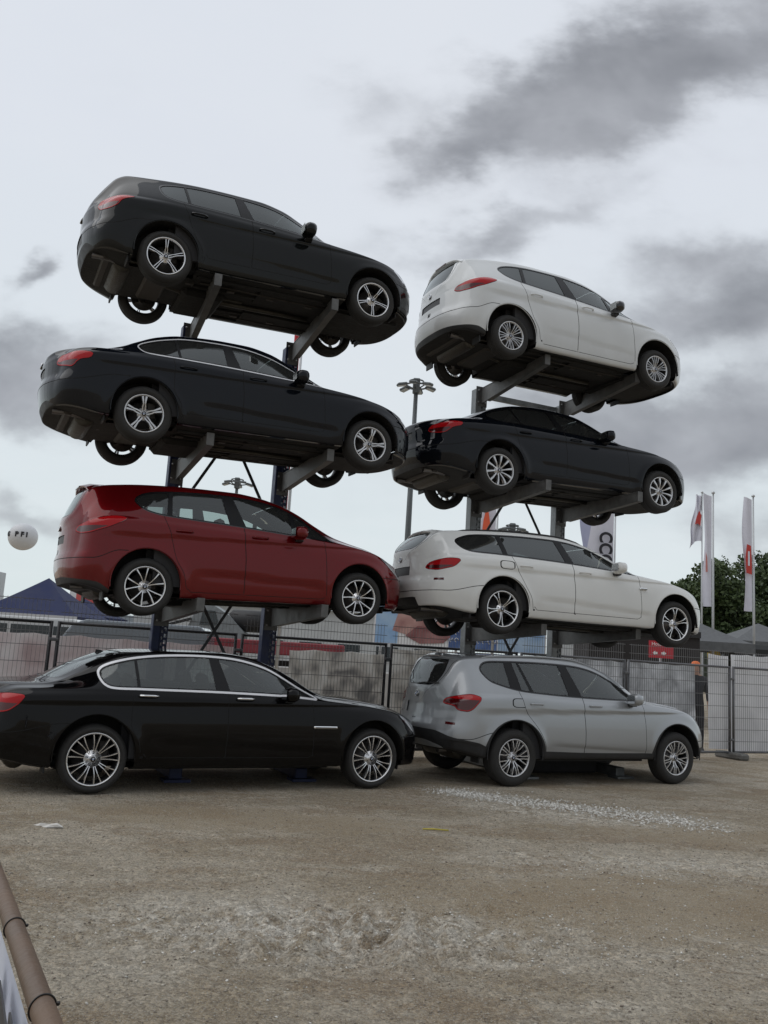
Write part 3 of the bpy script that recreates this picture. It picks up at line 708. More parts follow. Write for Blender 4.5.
        mb.add(V, F, S.get('mirm', pm), True)
        mb.bar((mx_+.0, sgn*(W-.12), mz_-.115), (mx_-.03, sgn*(W+.05), mz_-.10), .09, .045, M_black)
        mo = mb.build('door_mirror', root)
        g2 = MB(); g2.add([(mx_-.134, sgn*(W+.03), mz_-.085), (mx_-.134, sgn*(W+.17), mz_-.075), (mx_-.134, sgn*(W+.17), mz_+.025), (mx_-.134, sgn*(W+.03), mz_+.02)], [(0, 1, 2, 3)], M_chrome); g2.build('mirror_glass', mo)
    # cabin: floor, dash, seats
    cb = MB(); zt = zb+.12
    cb.box((-.25, 0, .34), (2.5, 1.38*W, .10), M_int); cb.prism([(S['ws'][0]-.05, .45), (S['ws'][0]+.15, .95), (S['ws'][0]-.05, .97), (S['ws'][0]-.38, .88), (S['ws'][0]-.45, .6)], -W+.16, W-.16, M_int)
    cb.box((-1.25+(.0), 0, .62), (.12, 1.5*W, .5), M_int); cb.box((-1.55, 0, .88), (.55, 1.35*W, .04), M_int)
    for sgn in (-1, 1):
        cb.box((-.15, sgn*(W-.115), .62), (2.2, .06, .55), M_int)
    cb.build('cabin_trim', root)
    st = MB(); sx, sz = S.get('seat_x', 0.05), .50
    sm_ = S.get('seatm', M_seat)
    st.box((0, 0, .45), (.50, .50, .16), sm_, bev=.05)
    Rb = Matrix.Rotation(rad(-20), 3, 'Y'); st.box((-.30, 0, .76), (.14, .48, .62), sm_, R=Rb, bev=.05)
    st.box((-.425, 0, 1.16), (.10, .27, .19), sm_, R=Rb, bev=.04); st.tube([(-.39, -.06, 1.0), (-.42, -.06, 1.12)], .007, M_chrome, 6); st.tube([(-.39, .06, 1.0), (-.42, .06, 1.12)], .007, M_chrome, 6)
    s0 = st.build('seat', root); s0.location = (sx, -.36, S.get('seat_z', -.02))
    for px_, py_ in ((sx, .36), (sx-.85, -.36), (sx-.85, .36)):
        s1 = s0.copy(); COL.objects.link(s1); s1.location = (px_, py_, S.get('seat_z', -.02)-(0 if px_ == sx else .03))
    sw = MB(); ring = [(0, .18*math.cos(a), .18*math.sin(a)) for a in np.linspace(0, 2*PI, 24, endpoint=False)]; sw.tube(ring, .014, M_int, 6, closed=True); sw.bar((0, -.17, 0), (0, .17, 0), .03, .04, M_int)
    swo = sw.build('steering_wheel', root); swo.location = (sx+.45, .36, .88); swo.rotation_euler = (0, rad(-25), 0)
    # underside
    ub = MB(); z0 = .235+S.get('lift', 0)
    ub.prism([(xa_f-.35, -.45), (xa_f+.55, -.40), (xa_f+.55, .40), (xa_f-.35, .45)], z0-.035, z0+.01, M_under, 'xy')
    ub.prism([(-.1, -.62), (xa_f-.45, -.60), (xa_f-.45, -.20), (-.1, -.20)], z0-.03, z0+.01, M_under, 'xy'); ub.prism([(-.1, .20), (xa_f-.45, .20), (xa_f-.45, .60), (-.1, .62)], z0-.03, z0+.01, M_under, 'xy')
    for yy in (-.62, -.32, .32, .62): ub.box((-.1, yy, z0-.012), (WB-1.05, .06, .03), M_under, bev=.008)
    ub.build('undertray', root)
    pi = MB()
    for k2, yy in enumerate((-.52, -.50, .46)): pi.tube([(xa_f-.4, yy, z0-.034), (.3, yy+.02, z0-.036), (-.3, yy, z0-.034), (xa_r+.5, yy*.9, z0-.01)], .007, M_underm, 5)
    for k2 in range(7): pi.box((xa_f-.75-k2*.26, .40 if k2 % 2 else -.42, z0-.032), (.10, .06, .02), M_underm, bev=.006)
    pi.box((xr+.26, 0, z0+.085), (.10, 1.0, .07), M_underm, bev=.02); pi.box((xr+.62, -.42, z0+.05), (.34, .28, .03), M_heat, bev=.01); pi.box((xr+.62, .42, z0+.05), (.34, .24, .03), M_heat, bev=.01); pi.build('underside_pipes', root)
    ft_ = MB(); ft_.box((xa_r+.62, .22, z0-.01), (.55, .85, .14), M_under, bev=.05); ft_.build('fuel_tank', root)
    for xa in (xa_r, xa_f):
        ax = MB()
        ax.box((xa, 0, z0+.02), (.30, .85, .10), M_underm, bev=.03)
        for sgn in (-1, 1):
            ax.bar((xa-.16, sgn*.36, z0+.03), (xa, sgn*(W-.24), z0+.02), .06, .035, M_underm); ax.bar((xa+.18, sgn*.34, z0+.03), (xa+.02, sgn*(W-.24), z0+.02), .05, .035, M_underm)
            ax.tube([(xa, sgn*.1, R), (xa, sgn*(W-.2), R)], .018, M_underm, 8); ax.tube([(xa-.02, sgn*(W-.36), z0+.06), (xa-.02, sgn*(W-.33), z0+.30)], .035, M_underm, 10)
        ax.build('axle', root)
    ex = MB(); ex.tube([(xa_f-.6, .04, z0-.02), (0, .03, z0-.025), (xa_r+.6, .02, z0-.03), (xa_r+.2, -.05, z0+.02), (xa_r-.15, -.1, z0+.04), (xr+.62, -.1, z0+.03)], .032, M_heat, 10)
    V = []; n = 18
    ex.lathe([(0, -.42), (.10, -.42), (.118, -.38), (.118, .38), (.10, .42), (0, .42)], M_heat, 18, axis='y', c=(xr+.45, -.0, z0+.07))
    ex.box(((xa_r+.9), .0, z0-.004), (.5, .18, .02), M_heat, bev=.004)
    es = S.get('exh', (-1,))
    ze = zsill+S.get('rb', .09)-.02
    for q in es:
        ex.tube([(xr+.45, q*.42, z0+.05), (xr+.25, q*.44, ze-.01), (xr+.09, q*.44, ze-.01)], [.028, .03, .038], M_disc, 14, cap=False)
    ex.build('exhaust', root)
    for mir in (-1, 1):
        fl = MB(); fl.box((xa_r-Ra-.03, mir*(W-.22), zsill-.01), (.02, .2, .1), M_black, bev=.006); fl.build('air_deflector', root)
        fl = MB(); fl.box((xa_f+Ra, mir*(W-.3), zsill-.02), (.02, .24, .08), M_black, bev=.006); fl.build('air_deflector', root)
    # emblem on the tail
    AA = np.array(sh.A)
    def rear_x(yv, zv): k9 = np.argsort(((AA[:, IY]+yv)**2+(AA[:, IZ]-zv)**2)+(AA[:, IX] > xa_r)*9)[:3]; return float(AA[k9, IX].min())
    ez = S['emz']; exx = rear_x(.02, ez)-.004
    em = MB(); em.lathe([(0, -.006), (.036, -.006), (.041, 0), (.041, .01)], M_gloss, 20, axis='x', c=(0, 0, 0))
    for k2 in range(4):
        V = [(-.008, 0, 0)]+[(-.008, .024*math.cos(k2*PI/2+j*PI/8), .024*math.sin(k2*PI/2+j*PI/8)) for j in range(5)]; em.add(V, [tuple(range(6))], M_blue if k2 % 2 else M_white)
    em.lathe([(.036, -.008), (.041, -.008), (.041, 0), (.036, 0)], M_chrome, 20, axis='x', closed=True)
    eo = em.build('emblem', root); eo.location = (exx, 0, ez); eo.rotation_euler = (0, rad(S.get('emt', 15)), 0)
    # roof fin
    if S.get('fin', True):
        fx = S.get('finx', -1.2); fz = float(T(fx)); f_ = MB(); V = [(-.09, -.025, -.01), (-.09, .025, -.01), (.12, -.022, -.01), (.12, .022, -.01), (-.085, 0, .055), (-.03, 0, .05)]
        f_.add(V, [(0, 1, 4), (0, 4, 5, 2), (1, 3, 5, 4), (2, 5, 3), (0, 2, 3, 1)], S.get('finm', pm)); fo = f_.build('roof_antenna', root); fo.location = (fx, 0, fz)
    if 'spoiler' in S:
        x0, z0s, ln_, wd_ = S['spoiler']; sp = MB(); V = []; F = []; n = 13
        for i in range(n):
            u = -1+2*i/(n-1); yy = u*wd_; back = ln_*(1-.28*u*u); dz = -.05*u*u-.05*abs(u)**6
            V += [(x0+.06, yy, z0s+.012+dz), (x0-back*.5, yy, z0s+.008+dz), (x0-back, yy, z0s-.022+dz), (x0-back+.01, yy, z0s-.045+dz), (x0-.01, yy, z0s-.06+dz)]
        for i in range(n-1):
            for q in range(5): F.append((i*5+q, i*5+(q+1) % 5, (i+1)*5+(q+1) % 5, (i+1)*5+q))
        F += [tuple(range(5)), tuple((n-1)*5+q for q in range(5))]
        sp.add(V, F, S.get('spm', pm), False); sp.build('roof_spoiler', root, bevel=.006)
        # high brake light
        hb = MB(); hb.box((x0-ln_-.001+.003, 0, z0s-.034), (.006, .30, .014), M_redd); hb.build('brake_light', root)
    if 'rails' in S:
        for sgn in (-1, 1):
            rl = MB(); xs_ = np.linspace(*S['rails'], 18); pts = [(q, sgn*(float(np.interp(q, xs, wrs))*.96), float(T(q))-.028+.030*math.sin(PI*min(1, max(0, (q-S['rails'][0])/(S['rails'][1]-S['rails'][0]))))**.25) for q in xs_]
            rl.tube(pts, .014, S.get('railm', M_black), 8); rl.build('roof_rail', root)
    if S.get('vent'):
        for sgn in (-1, 1):
            vx, vz, vl = S['vent']; v = MB(); v.box((vx, sgn*(W-.0), vz), (vl, .03, .028), M_chrome, bev=.008); v.box((vx, sgn*(W+.006), vz), (vl*.85, .025, .010), M_gloss); v.build('side_vent', root)
    if S.get('wiper'):
        wz = S['wiper'][1]; wp = MB(); wp.tube([(rear_x(0, wz)-.012, 0, wz), (rear_x(.15, wz+.02)-.018, -.15, wz+.02), (rear_x(.42, wz+.03)-.012, -.42, wz+.03)], .009, M_black, 6); wp.build('rear_wiper', root)
    return root

gl_clear = glass('glass_light', (.62, .70, .68)); gl_mid = glass('glass_green_tint', (.34, .40, .39)); gl_dark = glass('glass_privacy', (.07, .08, .085))
P_grey = paint('paint_dark_grey', (.006, .007, .0075), .1, .25, .035, cior=1.38); P_blk = paint('paint_black_blue', (.004, .0055, .009), .05, .25, .03, cior=1.38)
P_red = paint('paint_deep_red', (.145, .004, .006), .45, .30, .03, cior=1.45); P_blk2 = paint('paint_black', (.0025, .0025, .003), .0, .2, .02, cior=1.36)
P_white = paint('paint_white', (.68, .70, .71), .0, .4, .35); P_white2 = paint('paint_white_second', (.76, .765, .75), .0, .4, .25); P_silver = paint('paint_silver', (.37, .385, .40), .5, .36, .15)
GF = [(.18, -.08), (.28, -.01), (.45, .0), (.62, -.01), (.75, -.05), (1.0, -.2)]
GR = [(.22, .14), (.34, .03), (.5, 0), (.62, .01), (.72, .05), (.95, .07), (1.1, .05), (1.6, 0)]
def tail(*p): return list(p)

hatch = dict(xr=-2.23, xf=2.095, W=.8825, WB=2.69, R=.317, Rr=.225, Ra=.395, zs=.25, ln=.80, lr=.55, wr=.60, gf=GF, gr=GR, kr=.26, rgz=(1.09, 1.35, .50, .46),
    T=[(-2.23, .90), (-2.19, 1.00), (-2.10, 1.12), (-2.0, 1.235), (-1.90, 1.335), (-1.78, 1.385), (-1.5, 1.405), (-1.1, 1.42), (-.6, 1.43), (-.2, 1.425), (.1, 1.375), (.35, 1.275), (.6, 1.14), (.78, 1.035), (1.1, .99), (1.4, .945), (1.65, .885), (1.85, .835), (2.0, .775), (2.06, .735), (2.095, .68)],
    B=[(-2.23, .90), (-1.9, 1.00), (-1.4, 1.02), (-.5, 1.00), (.2, .97), (.75, .94), (1.2, .905), (1.6, .845), (1.85, .77), (2.095, .60)],
    dlo=[(-1.45, 1.25), (-1.40, 1.10), (-1.22, 1.045), (-.5, 1.03), (.2, .995), (.66, .965), (.60, 1.03), (.33, 1.19), (.05, 1.305), (-.25, 1.35), (-.55, 1.36), (-1.0, 1.35), (-1.35, 1.31)], dsharp=(5,),
    panes=[(-.29, .72, -.41, .72), (-1.08, -.46, -1.13, -.52), (-1.6, -1.11, -1.6, -1.16)], pz=(1.0, 1.34), ws=(.14, .80), trim=.010,
    rg=[(-2.155, -.9), (-1.93, -.9), (-1.93, .50), (-2.14, .46)], boot=[(-2.215, -.9), (-2.215, .40), (-2.19, .54), (-1.88, .56), (-1.86, -.9)],
    tail=[(-1.78, .965), (-1.95, .975), (-2.42, .95), (-2.48, .87), (-2.40, .81), (-2.15, .79), (-2.0, .83), (-1.95, .90)], tail_z=.875,
    head=[(1.70, .80), (1.85, .82), (2.1, .74), (2.45, .70), (2.45, .60), (2.15, .60), (1.9, .68)], kz=(.52, .66), plate=(.50, .62), seam=.60,
    clad=[(-3.6, .47), (-2.75, .46), (-2.45, .36), (-2.2, .20), (0, .10), (3.5, .10)], door=(.72, -.31, -.33, .385), rdx=-1.18, hz=.90, mirror=(.42, 1.02), emz=.90, emx=-2.205, finx=-1.45, spoiler=(-1.76, 1.432, .20, .45), spm=M_gloss, exh=(-1,), crease=.86)
sedan = dict(xr=-2.44, xf=2.185, W=.9055, WB=2.81, R=.322, Rr=.218, Ra=.39, zs=.255, ln=.85, lr=.58, wr=.60, gf=GF, gr=GR, kr=.30,
    T=[(-2.44, .90), (-2.415, .99), (-2.34, 1.035), (-2.2, 1.05), (-2.0, 1.07), (-1.85, 1.095), (-1.7, 1.15), (-1.5, 1.245), (-1.26, 1.345), (-1.0, 1.40), (-.5, 1.43), (-.2, 1.425), (.1, 1.375), (.4, 1.255), (.62, 1.14), (.82, 1.04), (1.1, 1.00), (1.48, .945), (1.78, .865), (1.98, .81), (2.1, .755), (2.155, .715), (2.185, .67)],
    B=[(-2.44, .88), (-2.2, .995), (-1.8, 1.025), (-1.43, 1.03), (-.45, 1.01), (.35, .98), (.8, .955), (1.2, .92), (1.6, .85), (1.9, .765), (2.185, .59)],
    dlo=[(-1.49, 1.16), (-1.455, 1.07), (-1.36, 1.045), (-1.0, 1.04), (-.45, 1.03), (.3, 1.00), (.72, .975), (.62, 1.04), (.36, 1.165), (.1, 1.27), (-.2, 1.335), (-.5, 1.352), (-.95, 1.335), (-1.22, 1.28), (-1.40, 1.22)], dsharp=(6,),
    panes=[(-.30, .75, -.40, .75), (-1.01, -.47, -1.06, -.50), (-1.6, -1.04, -1.6, -1.09)], pz=(1.0, 1.34), ws=(.16, .84), chrome=1, trim=.014,
    rg=[(-1.80, -.9), (-1.20, -.9), (-1.20, .43), (-1.76, .45)], boot=[(-2.38, -.9), (-2.36, .53), (-1.87, .53), (-1.85, -.9)],
    tail=[(-2.04, .94), (-2.25, .955), (-2.68, .93), (-2.74, .82), (-2.46, .78), (-2.32, .76), (-2.22, .85), (-2.06, .87)], tail_z=.85,
    head=[(1.78, .80), (1.95, .80), (2.2, .72), (2.55, .68), (2.55, .58), (2.25, .58), (1.98, .67)], kz=(.50, .64), plate=(.72, .84), seam=.62,
    clad=[(-3.8, .44), (-2.95, .43), (-2.65, .34), (-2.4, .20), (0, .10), (3.5, .10)], door=(.76, -.27, -.29, .385), rdx=-1.13, hz=.92, mirror=(.45, 1.03), emz=.93, emx=-2.395, finx=-1.25, exh=(-1,), crease=.88)
mpv = dict(xr=-2.177, xf=2.165, W=.90, WB=2.67, R=.327, Rr=.228, Ra=.41, zs=.215, ln=.85, lr=.52, wr=.63, gf=GF, gr=GR, kr=.24, rb=.12, rgz=(1.13, 1.44, .53, .46),
    T=[(-2.177, .95), (-2.165, 1.06), (-2.11, 1.17), (-2.04, 1.30), (-1.97, 1.41), (-1.88, 1.475), (-1.66, 1.515), (-1.3, 1.545), (-.74, 1.558), (-.3, 1.555), (0, 1.525), (.3, 1.455), (.54, 1.365), (.82, 1.225), (1.05, 1.11), (1.25, 1.05), (1.61, .965), (1.79, .915), (1.95, .86), (2.07, .80), (2.13, .75), (2.165, .69)],
    B=[(-2.177, .96), (-2.0, 1.08), (-1.6, 1.13), (-1.1, 1.11), (-.36, 1.08), (.4, 1.03), (.98, 1.0), (1.3, .955), (1.6, .895), (1.85, .80), (2.165, .58)],
    dlo=[(-1.48, 1.335), (-1.42, 1.24), (-1.30, 1.185), (-1.1, 1.155), (-.36, 1.11), (.4, 1.055), (.98, 1.01), (.84, 1.10), (.55, 1.29), (.3, 1.39), (.05, 1.445), (-.4, 1.48), (-1.0, 1.465), (-1.33, 1.425)], dsharp=(6,),
    panes=[(-.17, .43, -.32, .38), (-1.08, -.38, -1.05, -.46), (-1.6, -1.14, -1.6, -1.10), (.50, 1.1, .43, 1.1)], pz=(1.08, 1.46), clear=(0, 1, 3), ws=(.28, 1.08), trim=.010,
    rg=[(-2.115, -.9), (-1.95, -.9), (-1.95, .50), (-2.10, .52)], boot=[(-2.166, -.9), (-2.166, .42), (-2.13, .55), (-1.93, .57), (-1.90, -.9)],
    tail=[(-1.60, 1.085), (-1.78, 1.115), (-2.05, 1.06), (-2.40, 1.00), (-2.48, .93), (-2.35, .90), (-2.1, .90), (-1.82, .965)], tail_z=.985,
    head=[(1.70, .86), (1.9, .86), (2.15, .76), (2.5, .70), (2.5, .60), (2.2, .60), (1.95, .70)], kz=(.50, .66), plate=(.80, .90), seam=.62,
    clad=[(-3.6, .42), (-2.75, .41), (-2.3, .385), (-1.95, .36), (-1.8, .30), (-1.6, .1), (3.5, .10)], door=(.86, -.18, -.20, .29), rdx=-1.12, hz=.985, mirror=(.50, 1.10), emz=1.0, emx=-2.155, finx=-1.5, fin=False, spoiler=(-1.84, 1.535, .20, .50), exh=(-1,), crease=.93, dip=.014)
limo = dict(xr=-2.747, xf=2.465, W=.951, WB=3.21, R=.345, Rr=.262, Ra=.425, zs=.26, ln=.90, lr=.62, wr=.63, gf=GF, gr=GR, kr=.32,
    T=[(-2.747, .92), (-2.71, 1.01), (-2.62, 1.055), (-2.4, 1.075), (-2.15, 1.09), (-1.98, 1.13), (-1.85, 1.195), (-1.6, 1.32), (-1.3, 1.42), (-.84, 1.465), (-.28, 1.478), (.02, 1.455), (.31, 1.375), (.61, 1.25), (.84, 1.12), (1.0, 1.05), (1.34, 1.02), (1.74, .97), (2.08, .90), (2.3, .82), (2.4, .765), (2.465, .69)],
    B=[(-2.747, .90), (-2.4, 1.02), (-2.0, 1.035), (-1.5, 1.045), (-.32, 1.035), (.8, 1.0), (1.2, .97), (1.74, .91), (2.08, .83), (2.465, .57)],
    dlo=[(-1.60, 1.22), (-1.57, 1.12), (-1.49, 1.075), (-1.2, 1.07), (-.32, 1.065), (.5, 1.045), (.84, 1.02), (.66, 1.11), (.29, 1.305), (-.06, 1.395), (-.45, 1.42), (-.9, 1.405), (-1.25, 1.36), (-1.50, 1.29)], dsharp=(6,),
    panes=[(-.20, .9, -.31, .9), (-1.19, -.36, -1.22, -.42), (-1.7, -1.22, -1.7, -1.25)], pz=(1.05, 1.41), ws=(.20, 1.02), chrome=2, trim=.022,
    rg=[(-2.02, -.9), (-1.28, -.9), (-1.28, .44), (-1.98, .47)], boot=[(-2.69, -.9), (-2.66, .53), (-2.08, .53), (-2.06, -.9)],
    tail=[(-2.36, .965), (-2.6, .975), (-3.0, .95), (-3.05, .84), (-2.75, .78), (-2.55, .80), (-2.42, .88)], tail_z=.88,
    head=[(2.05, .86), (2.2, .85), (2.45, .76), (2.85, .70), (2.85, .60), (2.5, .60), (2.25, .72)], kz=(.48, .70), plate=(.70, .82), seam=.60,
    door=(.80, -.22, -.23, .36), rdx=-1.30, hz=.995, mirror=(.50, 1.09), emz=.92, emx=-2.69, finx=-1.45, exh=(-1, 1), crease=.93, vent=(.95, .70, .30))
saloon = dict(xr=-2.585, xf=2.314, W=.93, WB=2.968, R=.338, Rr=.228, Ra=.42, zs=.25, ln=.88, lr=.60, wr=.61, gf=GF, gr=GR, kr=.30,
    T=[(-2.585, .90), (-2.555, 1.0), (-2.46, 1.045), (-2.3, 1.065), (-2.05, 1.09), (-1.9, 1.125), (-1.69, 1.225), (-1.35, 1.365), (-1.04, 1.435), (-.59, 1.464), (-.35, 1.458), (0, 1.42), (.26, 1.345), (.49, 1.255), (.73, 1.135), (.90, 1.055), (1.08, 1.03), (1.47, .98), (1.88, .91), (2.1, .845), (2.22, .785), (2.28, .735), (2.314, .68)],
    B=[(-2.585, .89), (-2.3, 1.01), (-1.9, 1.05), (-1.5, 1.06), (-.56, 1.04), (.34, 1.005), (.85, .98), (1.3, .945), (1.7, .87), (2.0, .78), (2.314, .57)],
    dlo=[(-1.60, 1.19), (-1.56, 1.10), (-1.45, 1.075), (-1.2, 1.07), (-.56, 1.06), (.34, 1.025), (.76, .995), (.66, 1.06), (.3, 1.23), (0, 1.33), (-.35, 1.385), (-.74, 1.395), (-1.15, 1.365), (-1.45, 1.28)], dsharp=(6,),
    panes=[(-.31, .8, -.45, .8), (-1.10, -.45, -1.16, -.54), (-1.7, -1.13, -1.7, -1.19)], pz=(1.04, 1.38), ws=(.12, .93), trim=.010,
    rg=[(-1.93, -.9), (-1.27, -.9), (-1.27, .43), (-1.90, .45)], boot=[(-2.54, -.9), (-2.51, .53), (-1.98, .53), (-1.96, -.9)],
    tail=[(-2.14, .965), (-2.35, .975), (-2.80, .94), (-2.88, .84), (-2.62, .80), (-2.45, .80), (-2.32, .88), (-2.16, .91)], tail_z=.88,
    head=[(1.92, .84), (2.1, .83), (2.35, .74), (2.7, .70), (2.7, .60), (2.4, .60), (2.12, .70)], kz=(.50, .66), plate=(.76, .88), seam=.62,
    clad=[(-3.9, .42), (-3.1, .41), (-2.85, .33), (-2.6, .20), (0, .10), (3.5, .10)], door=(.82, -.33, -.35, .36), rdx=-1.25, hz=.94, mirror=(.40, 1.08), emz=.96, emx=-2.54, finx=-1.4, fin=False, exh=(-1, 1), crease=.90)
wagon = dict(saloon); wagon.update(rgz=(1.11, 1.34, .53, .46), xr=-2.593, lr=.55, kr=.26, wr=.62,
    T=[(-2.593, .92), (-2.585, 1.04), (-2.54, 1.13), (-2.44, 1.24), (-2.34, 1.32), (-2.25, 1.365), (-2.05, 1.395), (-1.5, 1.44), (-1.0, 1.46), (-.55, 1.464), (-.3, 1.45), (0, 1.40), (.26, 1.325), (.49, 1.24), (.73, 1.125), (.90, 1.05), (1.08, 1.03), (1.47, .98), (1.88, .91), (2.1, .845), (2.22, .785), (2.28, .735), (2.314, .68)],
    B=[(-2.593, .93), (-2.4, 1.03), (-2.0, 1.055), (-1.5, 1.055), (-.56, 1.04), (.34, 1.005), (.85, .98), (1.3, .945), (1.7, .87), (2.0, .78), (2.314, .57)],
    dlo=[(-2.13, 1.205), (-2.07, 1.12), (-1.95, 1.08), (-1.6, 1.075), (-.56, 1.06), (.34, 1.025), (.76, .995), (.66, 1.06), (.3, 1.23), (0, 1.33), (-.35, 1.385), (-.74, 1.395), (-1.4, 1.375), (-1.85, 1.335), (-2.05, 1.27)], dsharp=(6,),
    panes=[(-.31, .8, -.42, .8), (-1.40, -.45, -1.42, -.54), (-2.3, -1.47, -2.3, -1.49)], clear=(0,),
    rg=[(-2.545, -.9), (-2.31, -.9), (-2.31, .50), (-2.53, .52)], boot=[(-2.588, -.9), (-2.588, .42), (-2.56, .55), (-2.29, .57), (-2.27, -.9)],
    tail=[(-2.16, .95), (-2.4, .955), (-2.80, .90), (-2.90, .82), (-2.6, .79), (-2.28, .84)], tail_z=.86, rdx=-1.33, plate=(.74, .86), emz=.97, emx=-2.585, emt=12,
    seam=.52, refl=(-2.66, -2.46, .655, .685), clad=[(-3.8, .44), (-3.1, .44), (-2.98, .30), (-2.7, .27), (0, .10), (3.5, .10)], spoiler=(-2.20, 1.415, .18, .49), fin=True, finx=-2.12, flap=1, rails=(-2.05, .02), exh=(-1, 1), vent=(.86, .80, .13), rb=.07)
suv = dict(xr=-2.373, xf=2.275, W=.94, WB=2.81, R=.362, Rr=.235, Ra=.45, zs=.34, ln=.85, lr=.52, wr=.66, gf=[(.25, -.12), (.36, -.02), (.5, 0), (.68, -.01), (.85, -.06), (1.1, -.2)], gr=[(.3, .14), (.42, .03), (.58, 0), (.7, .01), (.80, .05), (1.0, .08), (1.2, .07), (1.7, 0)], kr=.24, rgz=(1.22, 1.55, .53, .46), lift=.09, rb=.10,
    T=[(-2.373, 1.0), (-2.365, 1.14), (-2.30, 1.28), (-2.20, 1.42), (-2.11, 1.53), (-2.0, 1.59), (-1.8, 1.62), (-1.4, 1.645), (-.8, 1.661), (-.4, 1.655), (-.1, 1.615), (.2, 1.535), (.42, 1.44), (.62, 1.335), (.80, 1.225), (.96, 1.15), (1.22, 1.12), (1.63, 1.065), (1.85, 1.0), (2.05, .945), (2.18, .87), (2.24, .81), (2.275, .73)],
    B=[(-2.373, 1.0), (-2.2, 1.12), (-1.8, 1.17), (-1.3, 1.175), (-.63, 1.14), (.3, 1.11), (.85, 1.09), (1.3, 1.05), (1.6, 1.0), (1.9, .90), (2.275, .62)],
    dlo=[(-1.83, 1.46), (-1.79, 1.37), (-1.70, 1.30), (-1.35, 1.215), (-.9, 1.18), (-.3, 1.155), (.4, 1.14), (.80, 1.13), (.62, 1.22), (.25, 1.42), (0, 1.51), (-.3, 1.56), (-.9, 1.58), (-1.5, 1.57), (-1.74, 1.545)], dsharp=(7,),
    panes=[(-.30, .9, -.46, .9), (-1.10, -.52, -1.24, -.60), (-1.29, -1.15, -1.34, -1.27), (-2.0, -1.46, -2.0, -1.46)], pz=(1.16, 1.56), clear=(0, 1, 2), ws=(.10, .98), trim=.012,
    rg=[(-2.33, -.9), (-2.12, -.9), (-2.12, .50), (-2.32, .52)], boot=[(-2.368, -.9), (-2.368, .42), (-2.33, .55), (-2.08, .57), (-2.05, -.9)],
    tail=[(-1.95, 1.10), (-2.15, 1.14), (-2.35, 1.12), (-2.66, 1.07), (-2.72, 1.0), (-2.45, .98), (-2.40, .93), (-2.14, .92)], tail_z=1.07,
    head=[(1.85, .96), (2.0, .95), (2.25, .86), (2.6, .80), (2.6, .70), (2.3, .70), (2.05, .80)], kz=(.62, .80), plate=(.84, .98), platem=P_silver, seam=.58,
    door=(.80, -.27, -.29, .40), rdx=-1.28, hz=1.05, mirror=(.55, 1.19), emz=1.09, emx=-2.355, emt=12, finx=-1.7, fin=False, flap=1, spoiler=(-1.96, 1.632, .18, .53), rails=(-1.75, .05), railm=M_silverp,
    clad=[(-3.6, .66), (-2.9, .66), (-2.5, .60), (-2.0, .545), (-1.85, .50), (-1.0, .45), (0, .43), (1.0, .43), (1.9, .50), (2.4, .52), (3.4, .52)], archclad=.035, refl=(-2.62, -2.42, .745, .775), skid=[(0, .36), (.55, .40), (.60, .46), (.3, .52), (0, .52)], wiper=(-2.335, 1.22), exh=(-1, 1), crease=.97, seat_z=.08)
def car(sp, **k):
    d = dict(sp); d.update(k); return make_car(d)
def place(o, p, yaw, pit, rol):
    M = Matrix.Rotation(rad(yaw), 4, 'Z') @ Matrix.Rotation(-rad(pit), 4, 'Y') @ Matrix.Rotation(rad(rol), 4, 'X')
    M.translation = Vector(p); o.matrix_world = M; o.rotation_mode = 'XYZ'; o.location = p; o.rotation_euler = M.to_euler()
